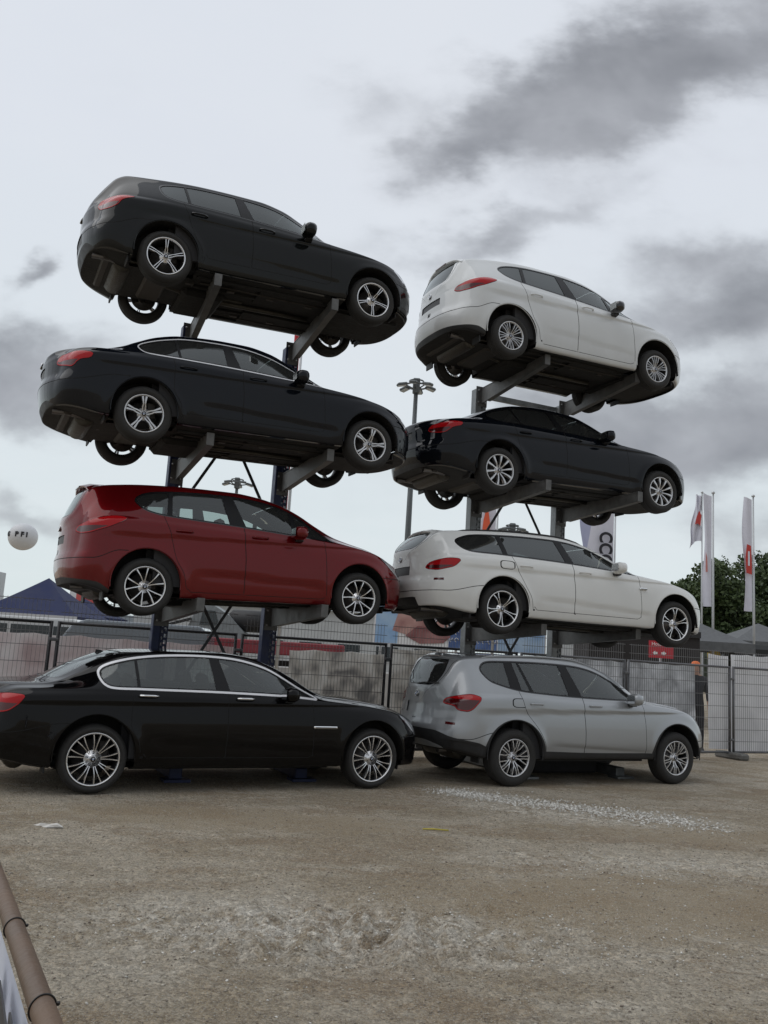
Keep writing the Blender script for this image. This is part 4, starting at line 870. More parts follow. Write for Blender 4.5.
CARS = [
 (car(hatch, paint=P_grey, gl_front=gl_mid, gl_rear=gl_dark, rim='double5', bright=M_alloyp, darkm=M_alloyg, wrot=(0, .62, .4, 1)), (-1.88, 11.10, 5.79), 24.6, 1.7, .3, 'dark grey hatchback on the top level of the left rack', 'car', 'cars held up by the blue rack'),
 (car(sedan, paint=P_blk, gl_front=gl_mid, gl_rear=gl_mid, rim='star5', wrot=(-.03, .25, .4, 1)), (-1.86, 11.01, 3.82), 24.9, 1.8, .1, 'black saloon with chrome window surround between the grey hatchback and the red car', 'car', 'cars held up by the blue rack'),
 (car(mpv, paint=P_red, gl_front=gl_clear, gl_rear=gl_mid, rim='vee5', bright=M_alloyp, darkm=M_alloyg, wrot=(0, .2, .4, 1), spm=P_red), (-1.82, 11.28, 1.88), 26.6, 1.9, 0, 'deep red compact people carrier on the lowest arms of the left rack', 'car', 'cars held up by the blue rack'),
 (car(limo, paint=P_blk2, gl_front=gl_clear, gl_rear=gl_mid, rim='fine', bright=M_alloyp, darkm=M_alloy, tw=.245, seatm=M_seatb), (-1.80, 10.76, 0), 27.9, 0, 0, 'long black limousine parked on the gravel below the red car', 'car', 'cars parked on the gravel'),
 (car(mpv, paint=P_white, gl_front=gl_clear, gl_rear=gl_dark, clear=(0, 3), rim='v10', wclear=1, R=.31, Rr=.205, tw=.215, Ra=.43, wrot=(.1, .5, .4, 1), mirm=M_gloss), (2.48, 13.11, 5.81), 25.2, .9, -.4, 'white compact people carrier on the top level of the right rack', 'car', 'cars held up by the grey rack'),
 (car(saloon, paint=P_blk, gl_front=gl_clear, gl_rear=gl_mid, rim='blade', wrot=(0, .4, .4, 1)), (2.63, 13.72, 3.97), 24.0, 1.5, -.9, 'black saloon with plain dark window frames between the two white cars', 'car', 'cars held up by the grey rack'),
 (car(wagon, paint=P_white2, gl_front=gl_clear, gl_rear=gl_dark, rim='mstar', Rr=.24, bright=M_alloyp, darkm=M_alloyg, wrot=(0, .5, .4, 1)), (2.68, 13.18, 1.91), 23.5, 0, -1.4, 'white estate car with roof rails above the silver off-roader', 'car', 'cars held up by the grey rack'),
 (car(suv, paint=P_silver, gl_front=gl_clear, gl_rear=gl_mid, rim='wye5', tw=.235, wrot=(0, .4, .4, 1)), (2.72, 13.02, 0), 26.6, 0, 0, 'silver off-roader with black lower trim parked on the gravel', 'car', 'cars parked on the gravel'),
]
for o, p, yw_, pt_, rl_, lab, ct_, gp in CARS:
    place(o, p, yw_, pt_, rl_); tag(o, lab, ct_, gp)
#@@REST
# ------------------------------------------------------------------ ground
def vnoise(x, y, seed=0):
    xi = np.floor(x).astype(int); yi = np.floor(y).astype(int); xf_ = x-xi; yf_ = y-yi
    def h(a, b): v = np.sin(a*127.1+b*311.7+seed*74.7)*43758.5453; return v-np.floor(v)
    u = xf_*xf_*(3-2*xf_); v = yf_*yf_*(3-2*yf_)
    return (h(xi, yi)*(1-u)+h(xi+1, yi)*u)*(1-v)+(h(xi, yi+1)*(1-u)+h(xi+1, yi+1)*u)*v
def fbm(x, y, o=5, seed=0):
    s = 0; a = .5
    for i in range(o): s = s+a*vnoise(x, y, seed+i); x = x*2.03; y = y*2.03; a *= .5
    return s
def gheight(x, y):
    near = 1-smooth(9, 12, np.hypot(x-.5, y))
    h = (fbm(x*.6, y*.6, 4, 3)-.5)*.05
    ruts = np.exp(-((x-.15)/1.5)**2-((y-5.35-.10*x)/.62)**2)
    h = h+ruts*((np.abs(fbm(x*3.6, y*7, 5, 9)-.5)*2-.35)*.20)
    tr = np.exp(-((y-6.9-.16*x)/.45)**2)*smooth(-.5, .5, x); h = h+tr*(np.abs(np.sin((x*.5+y)*11))-.5)*.035*fbm(x*2, y*2, 3, 21)
    h = h+(fbm(x*6, y*7, 4, 14)-.5)*.030
    return h*near
def axis_(lo, hi, st, far, g):
    a = list(np.arange(lo, hi, st)); v, d = hi, st
    while v < far: a.append(v); d *= g; v += d
    v, d = lo, st; b = []
    while v > -far: d *= g; v -= d; b.append(v)
    return np.array(b[::-1]+a)
gx = axis_(-4.5, 6.5, .04, 1600, 1.25); gy = axis_(2.6, 11.5, .035, 1600, 1.25)
GX, GY = np.meshgrid(gx, gy, indexing='ij'); GZ = gheight(GX, GY)
nx_, ny_ = GX.shape; V = np.stack([GX, GY, GZ], -1).reshape(-1, 3)
idx = np.arange(nx_*ny_).reshape(nx_, ny_); F = np.stack([idx[:-1, :-1], idx[1:, :-1], idx[1:, 1:], idx[:-1, 1:]], -1).reshape(-1, 4)
me = bpy.data.meshes.new('ground'); me.vertices.add(len(V)); me.vertices.foreach_set('co', V.ravel()); me.loops.add(F.size); me.loops.foreach_set('vertex_index', F.ravel())
me.polygons.add(len(F)); me.polygons.foreach_set('loop_start', np.arange(0, F.size, 4)); me.polygons.foreach_set('loop_total', np.full(len(F), 4)); me.polygons.foreach_set('use_smooth', np.ones(len(F), bool)); me.update(); me.validate()
gm = bpy.data.materials.new('dusty_gravel'); gm.use_nodes = True; g = NT(gm); b = g.n['Principled BSDF']; b.inputs['Roughness'].default_value = .9; b.inputs['Specular IOR Level'].default_value = .25
t = g.new('ShaderNodeTexCoord')
def gn(scale, det=6, ro=.6, dist=0, mp=None):
    n = g.new('ShaderNodeTexNoise'); n.inputs['Scale'].default_value = scale; n.inputs['Detail'].default_value = det; n.inputs['Roughness'].default_value = ro; n.inputs['Distortion'].default_value = dist
    if mp:
        q = g.new('ShaderNodeMapping'); q.inputs['Scale'].default_value = mp; q.inputs['Rotation'].default_value = (0, 0, -.2); g.link(t.outputs['Object'], q.inputs[0]); g.link(q.outputs[0], n.inputs['Vector'])
    else: g.link(t.outputs['Object'], n.inputs['Vector'])
    return n.outputs['Fac']
def gr_(f, a, b_, c=0, d=1):
    r = g.new('ShaderNodeMapRange'); r.interpolation_type = 'SMOOTHSTEP'; r.inputs[1].default_value = a; r.inputs[2].default_value = b_; r.inputs[3].default_value = c; r.inputs[4].default_value = d; g.link(f, r.inputs[0]); return r.outputs[0]
def gmix(f, a, b_, bt='MIX'):
    n = g.new('ShaderNodeMix', data_type='RGBA', blend_type=bt)
    if isinstance(f, (int, float)): n.inputs[0].default_value = f
    else: g.link(f, n.inputs[0])
    for i, v in ((6, a), (7, b_)):
        if isinstance(v, tuple): n.inputs[i].default_value = (*v, 1)
        else: g.link(v, n.inputs[i])
    return n.outputs[2]
edge = gn(14, 10, .8)
def plus(a, b_, k): 
    q = g.new('ShaderNodeMath', operation='MULTIPLY_ADD'); g.link(b_, q.inputs[0]); q.inputs[1].default_value = k; g.link(a, q.inputs[2]); return q.outputs[0]
c = gmix(gr_(plus(gn(.6, 7, .62, .5, (1, 1.7, 1)), edge, .35), .58, .76), (.40, .325, .225), (.56, .49, .385))
c = gmix(gr_(plus(gn(1.7, 8, .65, .3, (.8, 1.5, 1)), edge, .5), .78, .98, 0, .85), c, (.72, .66, .555))
c = gmix(gr_(plus(gn(1.1, 6, .6, .2, (.8, 1.3, 1)), edge, .4), .56, .72, .8, 0), c, (.34, .25, .155))
# churned, paler ground in the middle of the yard
sp3 = g.new('ShaderNodeSeparateXYZ'); g.link(t.outputs['Object'], sp3.inputs[0])
def gm_(op, a, b_):
    q = g.new('ShaderNodeMath', operation=op)
    for k_, v in enumerate((a, b_)):
        if isinstance(v, (int, float)): q.inputs[k_].default_value = v
        else: g.link(v, q.inputs[k_])
    return q.outputs[0]
def patch(cx_, cy_, rx, ry, sl):
    yy_ = gm_('SUBTRACT', gm_('SUBTRACT', sp3.outputs[1], cy_), gm_('MULTIPLY', sp3.outputs[0], sl)); a_ = gm_('DIVIDE', gm_('SUBTRACT', sp3.outputs[0], cx_), rx); b2 = gm_('DIVIDE', yy_, ry)
    return gm_('POWER', 2.718, gm_('MULTIPLY', gm_('ADD', gm_('MULTIPLY', a_, a_), gm_('MULTIPLY', b2, b2)), -1.0))
pm_ = gm_('MAXIMUM', gm_('MAXIMUM', patch(-.2, 5.45, 1.5, .55, .08), patch(2.0, 10.55, 1.5, .40, -.42)), gm_('MULTIPLY', patch(2.6, 7.4, 1.8, .35, .1), .6))
c = gmix(gm_('MULTIPLY', pm_, gr_(gn(11, 9, .72), .40, .60, 0, 1.0)), c, (.92, .87, .77))
c = gmix(gr_(gn(9, 8, .7), .54, .75, 0, .7), c, (.31, .25, .18))
def cells(scale, k):
    v_ = g.new('ShaderNodeTexVoronoi'); v_.inputs['Scale'].default_value = scale; v_.inputs['Randomness'].default_value = 1.0; g.link(t.outputs['Object'], v_.inputs['Vector']); sx_ = g.new('ShaderNodeSeparateXYZ'); g.link(v_.outputs['Color'], sx_.inputs[0])
    r_ = g.new('ShaderNodeMapRange'); r_.inputs[3].default_value = 1-k; r_.inputs[4].default_value = 1+k; g.link(sx_.outputs[0], r_.inputs[0]); return r_.outputs[0], v_.outputs['Distance']
cv1, cd1 = cells(62, .30); cv2, cd2 = cells(27, .22)
mud = gm_('MAXIMUM', gm_('MAXIMUM', patch(2.1, 6.1, 2.4, .85, .10), gm_('MULTIPLY', patch(-1.2, 8.6, 2.6, .7, .1), .9)), gm_('MULTIPLY', patch(3.6, 9.0, 2.2, .7, .0), .8))
mud = gr_(gm_('ADD', mud, gm_('MULTIPLY', gm_('SUBTRACT', gn(2.6, 9, .68), .5), 1.5)), .35, .75)
c = gmix(gm_('MULTIPLY', mud, .62), c, (.42, .325, .205))
c_m = c
c = gmix(1.0, c, cv1, 'MULTIPLY'); c = gmix(gr_(gn(3.5, 6, .6), .40, .60, .2, 1), c, gmix(1.0, c, cv2, 'MULTIPLY')); c = gmix(gm_('MULTIPLY', mud, .7), c, c_m)
# grit: pale and dark grains of several sizes
c = gmix(gr_(gn(120, 4, .7), .52, .66, 0, .8), c, (.75, .71, .64))
c = gmix(gr_(gn(70, 5, .7), .54, .68, 0, .75), c, (.17, .14, .11))
c = gmix(gr_(gn(46, 4, .7), .60, .70, 0, .6), c, (.60, .57, .51))
c = gmix(gr_(gn(320, 2, .7), .45, .66, 0, .5), c, (.30, .255, .195))
g.link(c, b.inputs['Base Color'])
bp = g.new('ShaderNodeBump'); bp.inputs['Strength'].default_value = 1.0; bp.inputs['Distance'].default_value = .045
ad = g.new('ShaderNodeMath', operation='ADD'); g.link(gn(28, 10, .72), ad.inputs[0]); s2 = g.new('ShaderNodeMath', operation='MULTIPLY'); g.link(gn(140, 4, .6), s2.inputs[0]); s2.inputs[1].default_value = .35; g.link(s2.outputs[0], ad.inputs[1])
ad2 = g.new('ShaderNodeMath', operation='MULTIPLY_ADD'); g.link(cd1, ad2.inputs[0]); ad2.inputs[1].default_value = -.45; g.link(ad.outputs[0], ad2.inputs[2]); g.link(ad2.outputs[0], bp.inputs['Height']); g.link(bp.outputs[0], b.inputs['Normal'])
me.materials.append(gm); go = bpy.data.objects.new('ground', me); link(go); tag(go, kind='structure')

def scatter(name, n, fx, smin, smax, mt, label, seed):
    r = np.random.RandomState(seed); base = np.array([(1, 0, 0), (-1, 0, 0), (0, 1, 0), (0, -1, 0), (0, 0, 1), (0, 0, -1)], float)
    fc = np.array([(0, 2, 4), (2, 1, 4), (1, 3, 4), (3, 0, 4), (2, 0, 5), (1, 2, 5), (3, 1, 5), (0, 3, 5)])
    x, y = fx(r, n); s = smin+(smax-smin)*r.rand(n)**4.5; a = r.rand(n)*6.28
    P = base[None]*(s[:, None, None]*(.6+.7*r.rand(n, 6, 1)))*np.array([1.25, 1, .7])
    ca, sa = np.cos(a)[:, None], np.sin(a)[:, None]; X2 = P[..., 0]*ca-P[..., 1]*sa; Y2 = P[..., 0]*sa+P[..., 1]*ca
    Z2 = P[..., 2]+(P[..., 0]*(r.rand(n, 1)-.5))*.6
    VV = np.stack([X2+x[:, None], Y2+y[:, None], Z2+(gheight(x, y)+s*.25)[:, None]], -1).reshape(-1, 3); FF = (fc[None]+6*np.arange(n)[:, None, None]).reshape(-1, 3)
    m2 = bpy.data.meshes.new(name); m2.vertices.add(len(VV)); m2.vertices.foreach_set('co', VV.ravel()); m2.loops.add(FF.size); m2.loops.foreach_set('vertex_index', FF.ravel()); m2.polygons.add(len(FF))
    m2.polygons.foreach_set('loop_start', np.arange(0, FF.size, 3)); m2.polygons.foreach_set('loop_total', np.full(len(FF), 3)); m2.update(); m2.validate(); m2.materials.append(mt)
    o = bpy.data.objects.new(name, m2); link(o); tag(o, label, 'gravel', kind='stuff'); return o
def stone_mat(name, lo, hi):
    mt = bpy.data.materials.new(name); mt.use_nodes = True; q = NT(mt); bb = q.n['Principled BSDF']; bb.inputs['Roughness'].default_value = .85; ge = q.new('ShaderNodeNewGeometry'); mx = q.new('ShaderNodeMix', data_type='RGBA')
    q.link(ge.outputs['Random Per Island'], mx.inputs[0]); mx.inputs[6].default_value = (*lo, 1); mx.inputs[7].default_value = (*hi, 1); q.link(mx.outputs[2], bb.inputs['Base Color']); return mt
M_stone = stone_mat('grey_stones', (.16, .13, .10), (.50, .46, .385)); M_chalk = stone_mat('pale_stones', (.42, .40, .36), (.78, .76, .71))
def f_near(r, n):
    u = r.rand(n)**.8; y = 3.4+u*8.0; x = (r.rand(n)-.5)*1.1*y*1.0+.1; return x, y
scatter('loose_gravel', 46000, f_near, .002, .0095, M_stone, 'small grey and brown stones strewn over the dusty ground', 5)
def f_chalk(r, n):
    t_ = r.rand(n); x = .95+t_**1.2*2.7; y = 10.95-1.3*t_+r.randn(n)*.20*(.6+.8*t_); x = x+r.randn(n)*.15; return x, y
scatter('pale_gravel', 7000, f_chalk, .003, .020, M_chalk, 'whitish crushed stones spilled in a strip below the silver car', 6)
def f_mid(r, n):
    k = r.randint(0, 3, n); cx_ = np.array([-.4, 1.2, 2.2])[k]; cy_ = np.array([5.3, 5.6, 7.3])[k]; return cx_+r.randn(n)*.8, cy_+r.randn(n)*.35
scatter('rubble_patch', 3200, f_mid, .002, .011, M_chalk, 'pale grit and clods in the churned middle of the yard', 8)

# ------------------------------------------------------------------ steel racks
M_navy = mat('navy_steel', (.012, .022, .075), .45, .1, var=.25, vscale=9); M_galv = mat('galvanised_steel', (.21, .22, .225), .42, .6, var=.3, vscale=7, bump=.15, bscale=50)
M_arm = mat('arm_steel', (.13, .13, .128), .5, .45, var=.35, vscale=6); M_brace = mat('dark_brace', (.05, .055, .06), .5, .5); M_bolt = mat('bolt_steel', (.4, .4, .4), .35, .8)
M_block = mat('ballast', (.03, .03, .032), .9, var=.4)
def rack(name, loc, yaw, xs2, levels, arms_tilt, pm, label, bm_, topz, skew={}):
    root = empty(name, loc, rad(yaw)); tag(root, label, 'steel rack'); yp = 1.17
    for x0 in xs2:
        p = MB(); p.box((x0-.055, yp, topz/2), (.105, .16, topz), pm, bev=.008); p.box((x0+.002, yp+.075, topz/2), (.012, .012, topz), pm)
        for dx in (.012, .048, .098): p.box((x0+dx, yp-.0, topz/2), (.014, .10, topz-.01), pm)
        zz = .12
        while zz < topz:
            p.box((x0+.030, yp, zz), (.024, .09, .045), pm); p.box((x0+.073, yp, zz+.03), (.038, .09, .035), pm); zz += .085
        p.box((x0, yp, .01), (.34, .34, .02), pm); p.build('post', root)
        b_ = MB(); b_.box((x0, .30, .085), (.15, 1.7, .13), pm, bev=.01); b_.box((x0, -.56, .02), (.30, .22, .03), pm); b_.build('base_beam', root)
    for z in levels:
        for x0, dz in zip(xs2, (0, arms_tilt)):
            a = MB(); xp_ = x0; x0 = 0.0; zt = z+.24+xp_*math.tan(rad(1.6)); poly = [(yp-.07, zt), (yp-.07, zt-.27), (yp-.25, zt-.26), (-.84, zt-.145), (-.84, zt)]
            a.prism(poly, x0-.006, x0+.006, M_arm, 'yz')
            a.box((x0+.03, (yp-.91)/2, zt-.006), (.085, yp-.07+.84, .012), M_arm)
            d = Vector((0, -.84-(yp-.25), .115)); a.bar((x0+.03, yp-.25, zt-.255), (x0+.03, -.835, zt-.145), .085, .012, M_arm)
            a.box((x0+.03, -.842, zt-.072), (.09, .012, .15), M_arm); a.box((x0, yp-.075, zt-.15), (.20, .014, .34), M_arm)
            for by in (-.06, .06):
                for bz in (-.05, -.25): a.lathe([(0, -.012), (.014, -.012), (.014, 0)], M_bolt, 8, c=(x0+by, yp-.083, zt+bz))
            ao = a.build('arm', root); ao.matrix_parent_inverse.identity(); sk_ = skew.get(z, 0); ao.location = (xp_+yp*math.tan(sk_), yp*(1-1), 0); ao.rotation_euler = (0, 0, sk_)
    a, c = xs2; 
    def br(z0, z1, fa=0., fb=1.):
        for s in (0, 1):
            p0 = Vector((a if s == 0 else c, yp+.05+.02*s, z0)); p1 = Vector((c if s == 0 else a, yp+.05+.02*s, z1)); q = MB(); q.bar(p0.lerp(p1, fa), p0.lerp(p1, fb), .042, .012, bm_, (0, 1, 0)); q.build('brace', root)
    return root, br, (a, c, yp)
r1, br1, (a, c, yp) = rack('cantilever_rack', (-1.85, 11.12, 0), 25.2, (-.63, .90), (1.86, 3.80, 5.77), 0, M_navy, 'navy blue cantilever rack carrying three dark and red cars', M_brace, 5.98, {5.77: -rad(4.5), 3.80: -rad(2.0)})
br1(.4, 3.1); br1(3.2, 5.93)
r2, br2, (a, c, yp) = rack('cantilever_rack', (2.64, 13.32, 0), 24.2, (-.76, .90), (1.90, 3.95, 5.80), 0, M_galv, 'grey galvanised cantilever rack carrying two white cars and a black saloon', M_brace, 6.0, {5.80: -rad(2.5)})
br2(.4, 3.1); br2(3.2, 5.93)
for z_ in (5.93, 2.9):
    q = MB(); q.box(((a+c)/2, yp+.03, z_), (c-a-.2, .06, .09), M_galv); q.build('cross_beam', r2)
q = MB(); q.box((.15, .25, .15), (1.15, 1.0, .24), M_block, bev=.03); q.build('ballast_block', r2)

# ------------------------------------------------------------------ site fence
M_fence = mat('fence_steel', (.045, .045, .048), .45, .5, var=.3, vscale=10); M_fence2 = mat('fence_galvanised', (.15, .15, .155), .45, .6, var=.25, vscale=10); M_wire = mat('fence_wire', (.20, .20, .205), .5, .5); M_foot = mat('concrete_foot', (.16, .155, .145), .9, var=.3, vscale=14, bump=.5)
FA = rad(26.0); FU = Vector((math.cos(FA), math.sin(FA), 0)); FP = Vector((7.02, 17.25, 0))-FU*.55
def fence_panel(t0, t1, label, fm, rail=1.72, top=2.03):
    o = FP+FU*t0; root = empty('fence_panel', o, FA); tag(root, label, 'fence', 'fence panels along the back of the yard'); w_ = t1-t0-.10
    fr = MB()
    for x0 in (.0, w_): fr.tube([(x0, 0, .02), (x0, 0, rail+.02)], .024, fm, 8)
    fr.tube([(0, 0, rail), (w_, 0, rail)], .021, fm, 8); fr.tube([(0, 0, .12), (w_, 0, .12)], .022, fm, 8); fr.build('frame', root)
    wm = MB(); n = int(w_/.052)
    for i in range(1, n): wm.box((i*w_/n, -.012, (top+.10)/2), (.0042, .0042, top-.10), M_wire)
    for z in (.32, .54, .76, .98, 1.20, 1.42, 1.60, 1.86, 2.01): wm.box((w_/2, -.018, z), (w_, .006, .008), M_wire)
    wm.build('wire_mesh', root)
    ft = MB(); ft.box((-.05, 0, .06), (.24, .66, .12), M_foot, bev=.03); ft.build('foot', root)
    cl = MB(); cl.box((-.05, 0, 1.5), (.13, .06, .045), M_fence2, bev=.01); cl.box((-.05, 0, .35), (.13, .06, .045), M_fence2, bev=.01); cl.build('clamp', root)
    return root
ts = [-14.4, -11.95, -9.42, -6.98, -4.5, -2.14, .50, 3.0, 5.5]
labs = ['dark mesh fence panel at the far left behind the black boot', 'dark mesh fence panel behind the rear of the black limousine', 'dark mesh fence panel behind the limousine roof under the red car', 'dark mesh fence panel behind the limousine bonnet', 'dark mesh fence panel behind the tailgate of the silver car', 'grey mesh fence panel behind the roof of the silver car', 'grey mesh fence panel behind the bonnet of the silver car', 'grey mesh fence panel with white sheeting right of the silver car', 'grey mesh fence panel at the right edge past the white sheeting']
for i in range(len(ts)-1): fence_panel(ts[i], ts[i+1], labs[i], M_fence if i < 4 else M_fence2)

def cloth(name, P0, u, w_, z0, z1, mt, label, cat, seed, amp=.03, nx=50, nz=28, back=.06, thick=.003):
    x = np.linspace(0, w_, nx); z = np.linspace(0, 1, nz); XX, ZZ = np.meshgrid(x, z, indexing='ij')
    d = (fbm(XX*2.2+ZZ*1.6, ZZ*2.0-XX*.7, 4, seed)-.5)*amp*2.4+np.abs(np.sin(XX*2.1+ZZ*2.9+seed))*amp*.6
    top = z1-.02*np.abs(np.sin(x*PI/.6+seed))
    H_ = z0+.04*fbm(XX*1.3, ZZ*0, 3, seed+5)+(top[:, None]-z0)*ZZ
    n_ = Vector((-u.y, u.x, 0)); V = []
    for s in (0, thick):
        for i in range(nx):
            for j in range(nz):
                p = P0+u*XX[i, j]+n_*(back+d[i, j]+s); V.append((p.x, p.y, H_[i, j]))
    F = []; N0 = nx*nz
    for i in range(nx-1):
        for j in range(nz-1):
            q = (i*nz+j, (i+1)*nz+j, (i+1)*nz+j+1, i*nz+j+1); F.append(q); F.append(tuple(N0+k for k in reversed(q)))
    mb = MB(); mb.add(V, F, mt, True); o = mb.build(name, fixn=False); tag(o, label, cat); return o
def sheet_mat(name, c1, c2, c3, sc_=2.0, alpha=1.0):
    mt = bpy.data.materials.new(name); mt.use_nodes = True; q = NT(mt); bb = q.n['Principled BSDF']; bb.inputs['Roughness'].default_value = .6
    tcn = q.new('ShaderNodeTexCoord'); n = q.new('ShaderNodeTexNoise'); n.inputs['Scale'].default_value = sc_; n.inputs['Detail'].default_value = 6; n.inputs['Distortion'].default_value = .6; q.link(tcn.outputs['Object'], n.inputs['Vector'])
    cr = q.new('ShaderNodeValToRGB'); cr.color_ramp.elements[0].position = .35; cr.color_ramp.elements[0].color = (*c1, 1); cr.color_ramp.elements[1].position = .68; cr.color_ramp.elements[1].color = (*c3, 1); e = cr.color_ramp.elements.new(.5); e.color = (*c2, 1)
    q.link(n.outputs['Fac'], cr.inputs[0]); q.link(cr.outputs[0], bb.inputs['Base Color'])
    if alpha < 1: bb.inputs['Alpha'].default_value = alpha
    o_ = [n2_ for n2_ in q.n if n2_.type == 'OUTPUT_MATERIAL'][0]; tl_ = q.new('ShaderNodeBsdfTranslucent'); q.link(cr.outputs[0], tl_.inputs[0]); mx_ = q.new('ShaderNodeMixShader'); mx_.inputs[0].default_value = .5
    q.link(bb.outputs[0], mx_.inputs[1]); q.link(tl_.outputs[0], mx_.inputs[2]); q.link(mx_.outputs[0], o_.inputs[0])
    return mt
S_white = sheet_mat('white_sheet', (.80, .80, .81), (.86, .86, .87), (.90, .90, .91), 1.4); S_grey = sheet_mat('grey_scrim', (.50, .51, .53), (.68, .69, .71), (.86, .87, .89), 2.6, .95)
S_stone = sheet_mat('stone_print', (.42, .41, .40), (.70, .675, .64), (.88, .87, .85), 2.8, .92); S_pink = sheet_mat('pinkish_scrim', (.56, .46, .46), (.70, .63, .63), (.80, .78, .78), 1.6, .7)
cloth('tarpaulin', FP+FU*-.10, FU, .54, .15, 1.93, S_white, 'white sheet strip on the fence just right of the dark gap', 'tarpaulin', 3)
cloth('tarpaulin', FP+FU*.52, FU, 2.4, .08, 1.97, S_white, 'creased white sheeting on the fence at the right edge', 'tarpaulin', 7, amp=.05)
cloth('tarpaulin', FP+FU*-2.1, FU, 1.66, .10, 1.70, S_grey, 'grey printed scrim on the fence behind the silver bonnet', 'tarpaulin', 11)
cloth('tarpaulin', FP+FU*-4.45, FU, 2.25, .10, 1.68, S_grey, 'grey scrim on the fence behind the silver car roof', 'tarpaulin', 15)
cloth('tarpaulin', FP+FU*-6.95, FU, 2.40, .10, 1.66, S_stone, 'beige stone printed scrim on the fence between both racks', 'tarpaulin', 19)
cloth('tarpaulin', FP+FU*-8.65, FU, 1.60, .10, 1.55, S_stone, 'dark stone printed scrim on the fence behind the black bonnet', 'tarpaulin', 23)
cloth('tarpaulin', FP+FU*-14.3, FU, 4.8, .10, 1.55, S_pink, 'thin pinkish grey scrim on the fence at the left', 'tarpaulin', 27)

# ------------------------------------------------------------------ text
def text_obj(body, size, mt, parent, loc, rot, name='lettering', extr=.002, sx=1.0, align='CENTER', bold=0.0):
    cu = bpy.data.curves.new(name, 'FONT'); cu.body = body; cu.size = size; cu.extrude = extr; cu.align_x = align; cu.align_y = 'CENTER'; cu.offset = bold
    o = bpy.data.objects.new(name+'_tmp', cu); COL.objects.link(o); dg = bpy.context.evaluated_depsgraph_get(); dg.update(); me = bpy.data.meshes.new_from_object(o.evaluated_get(dg)); bpy.data.objects.remove(o)
    me.materials.clear(); me.materials.append(mt); t_ = bpy.data.objects.new(name, me); link(t_, parent); t_.location = loc; t_.rotation_euler = rot; t_.scale = (sx, 1, 1); return t_
M_ink = mat('black_print', (.015, .015, .02), .6); M_wink = mat('white_print', (.75, .75, .75), .6); M_rink = mat('red_print', (.50, .05, .04), .6); M_pole = mat('flag_pole', (.50, .51, .52), .35, .5)

# ------------------------------------------------------------------ foreground rail with banner
M_rust = mat('brown_pipe', (.135, .088, .058), .5, .15, var=.25, vscale=5, bump=.15, bscale=60); M_tie = mat('cable_tie', (.015, .014, .013), .4)
rl = empty('barrier_rail', (-.41, 1.25, 1.108)); tag(rl, 'brown metal barrier pipe in the bottom left corner', 'barrier')
d = (Vector((-.612, 1.65, 1.09))-Vector((-.41, 1.25, 1.108))).normalized()
p = MB(); p.tube([d*-1.6+Vector((0, 0, .0)), d*-.6, Vector((0, 0, 0)), d*.8, d*2.2], 0.0165, M_rust, 24); p.build('pipe', rl)
for s in (-1.5, 2.1):
    p = MB(); q_ = d*s; p.tube([(q_.x, q_.y, q_.z-.02), (q_.x, q_.y, -1.12)], .022, M_rust, 14); p.box((q_.x, q_.y, -1.11), (.3, .06, .015), M_rust); p.build('leg', rl)
side_ = d.cross(Vector((0, 0, 1))).normalized()
def ring(o, r, name, parent, mt, tilt=0.0):
    pts = [o+(side_*math.cos(a)+Vector((0, 0, 1))*math.sin(a)+d*tilt*math.cos(a))*r for a in np.linspace(0, 2*PI, 28, endpoint=False)]
    m_ = MB(); m_.tube(pts, .0013, mt, 6, closed=True); h_ = o+(side_*math.cos(.2)+Vector((0, 0, 1))*math.sin(.2))*(r+.002); m_.box(h_, (.005, .005, .005), mt, bev=.001); return m_.build(name, parent)
bn = empty('banner', (-.41, 1.25, 1.108)); tag(bn, 'white printed banner tied under the brown pipe at bottom left', 'banner')
nI = 40; V = []; F = []
for k_, th in enumerate((0, .0015)):
    for i in range(nI):
        s = -1.4+i*(3.3/(nI-1)); o_ = d*s
        for j in range(10):
            zz = -.03-j*.09; off = -.012+.012*math.sin(s*9+j*.5)*min(1, j/3)-.0*j+th
            V.append((o_.x-side_.x*off*-1, o_.y-side_.y*off*-1, o_.z+zz))
for k_ in (0, 1):
    for i in range(nI-1):
        for j in range(9):
            q_ = (k_*nI*10+i*10+j, k_*nI*10+(i+1)*10+j, k_*nI*10+(i+1)*10+j+1, k_*nI*10+i*10+j+1); F.append(q_ if k_ == 0 else q_[::-1])
p = MB(); p.add(V, F, sheet_mat('banner_vinyl', (.78, .80, .88), (.82, .84, .90), (.86, .88, .93), 3), True); p.build('banner_sheet', bn, fixn=False)
# big dark letter strokes printed on the vinyl
p = MB()
def stroke(poly, off=-.029):
    VV = [];
    for s, z in poly: o_ = d*s+side_*off; VV.append((o_.x, o_.y, o_.z+z))
    for s, z in poly: o_ = d*s+side_*(off-.003); VV.append((o_.x, o_.y, o_.z+z))
    n = len(poly); p.add(VV, [tuple(range(n)), tuple(range(2*n-1, n-1, -1))]+[(i, (i+1) % n, n+(i+1) % n, n+i) for i in range(n)], mat('banner_print', (.05, .05, .055), .5))
stroke([(.245, -.034), (.17, -.30), (.02, -.30), (.10, -.050)]); stroke([(.078, -.026), (.06, -.30), (-.06, -.30), (.005, -.034)]); stroke([(.36, -.04), (.33, -.30), (.25, -.30), (.30, -.05)])
for s0 in (-.95, -.62, -.32, .62, .94): stroke([(s0, -.62), (s0+.07, -.62), (s0+.15, -.085), (s0+.08, -.085)]); stroke([(s0+.27, -.62), (s0+.20, -.62), (s0+.135, -.30), (s0+.175, -.13)])
p.build('printed_letters', bn)
for s, tl_ in ((0.0, .25), (.40, .2), (1.1, .2), (-.5, .2)):
    t_ = ring(d*s, .0177, 'cable_tie', bn, M_tie, tl_)

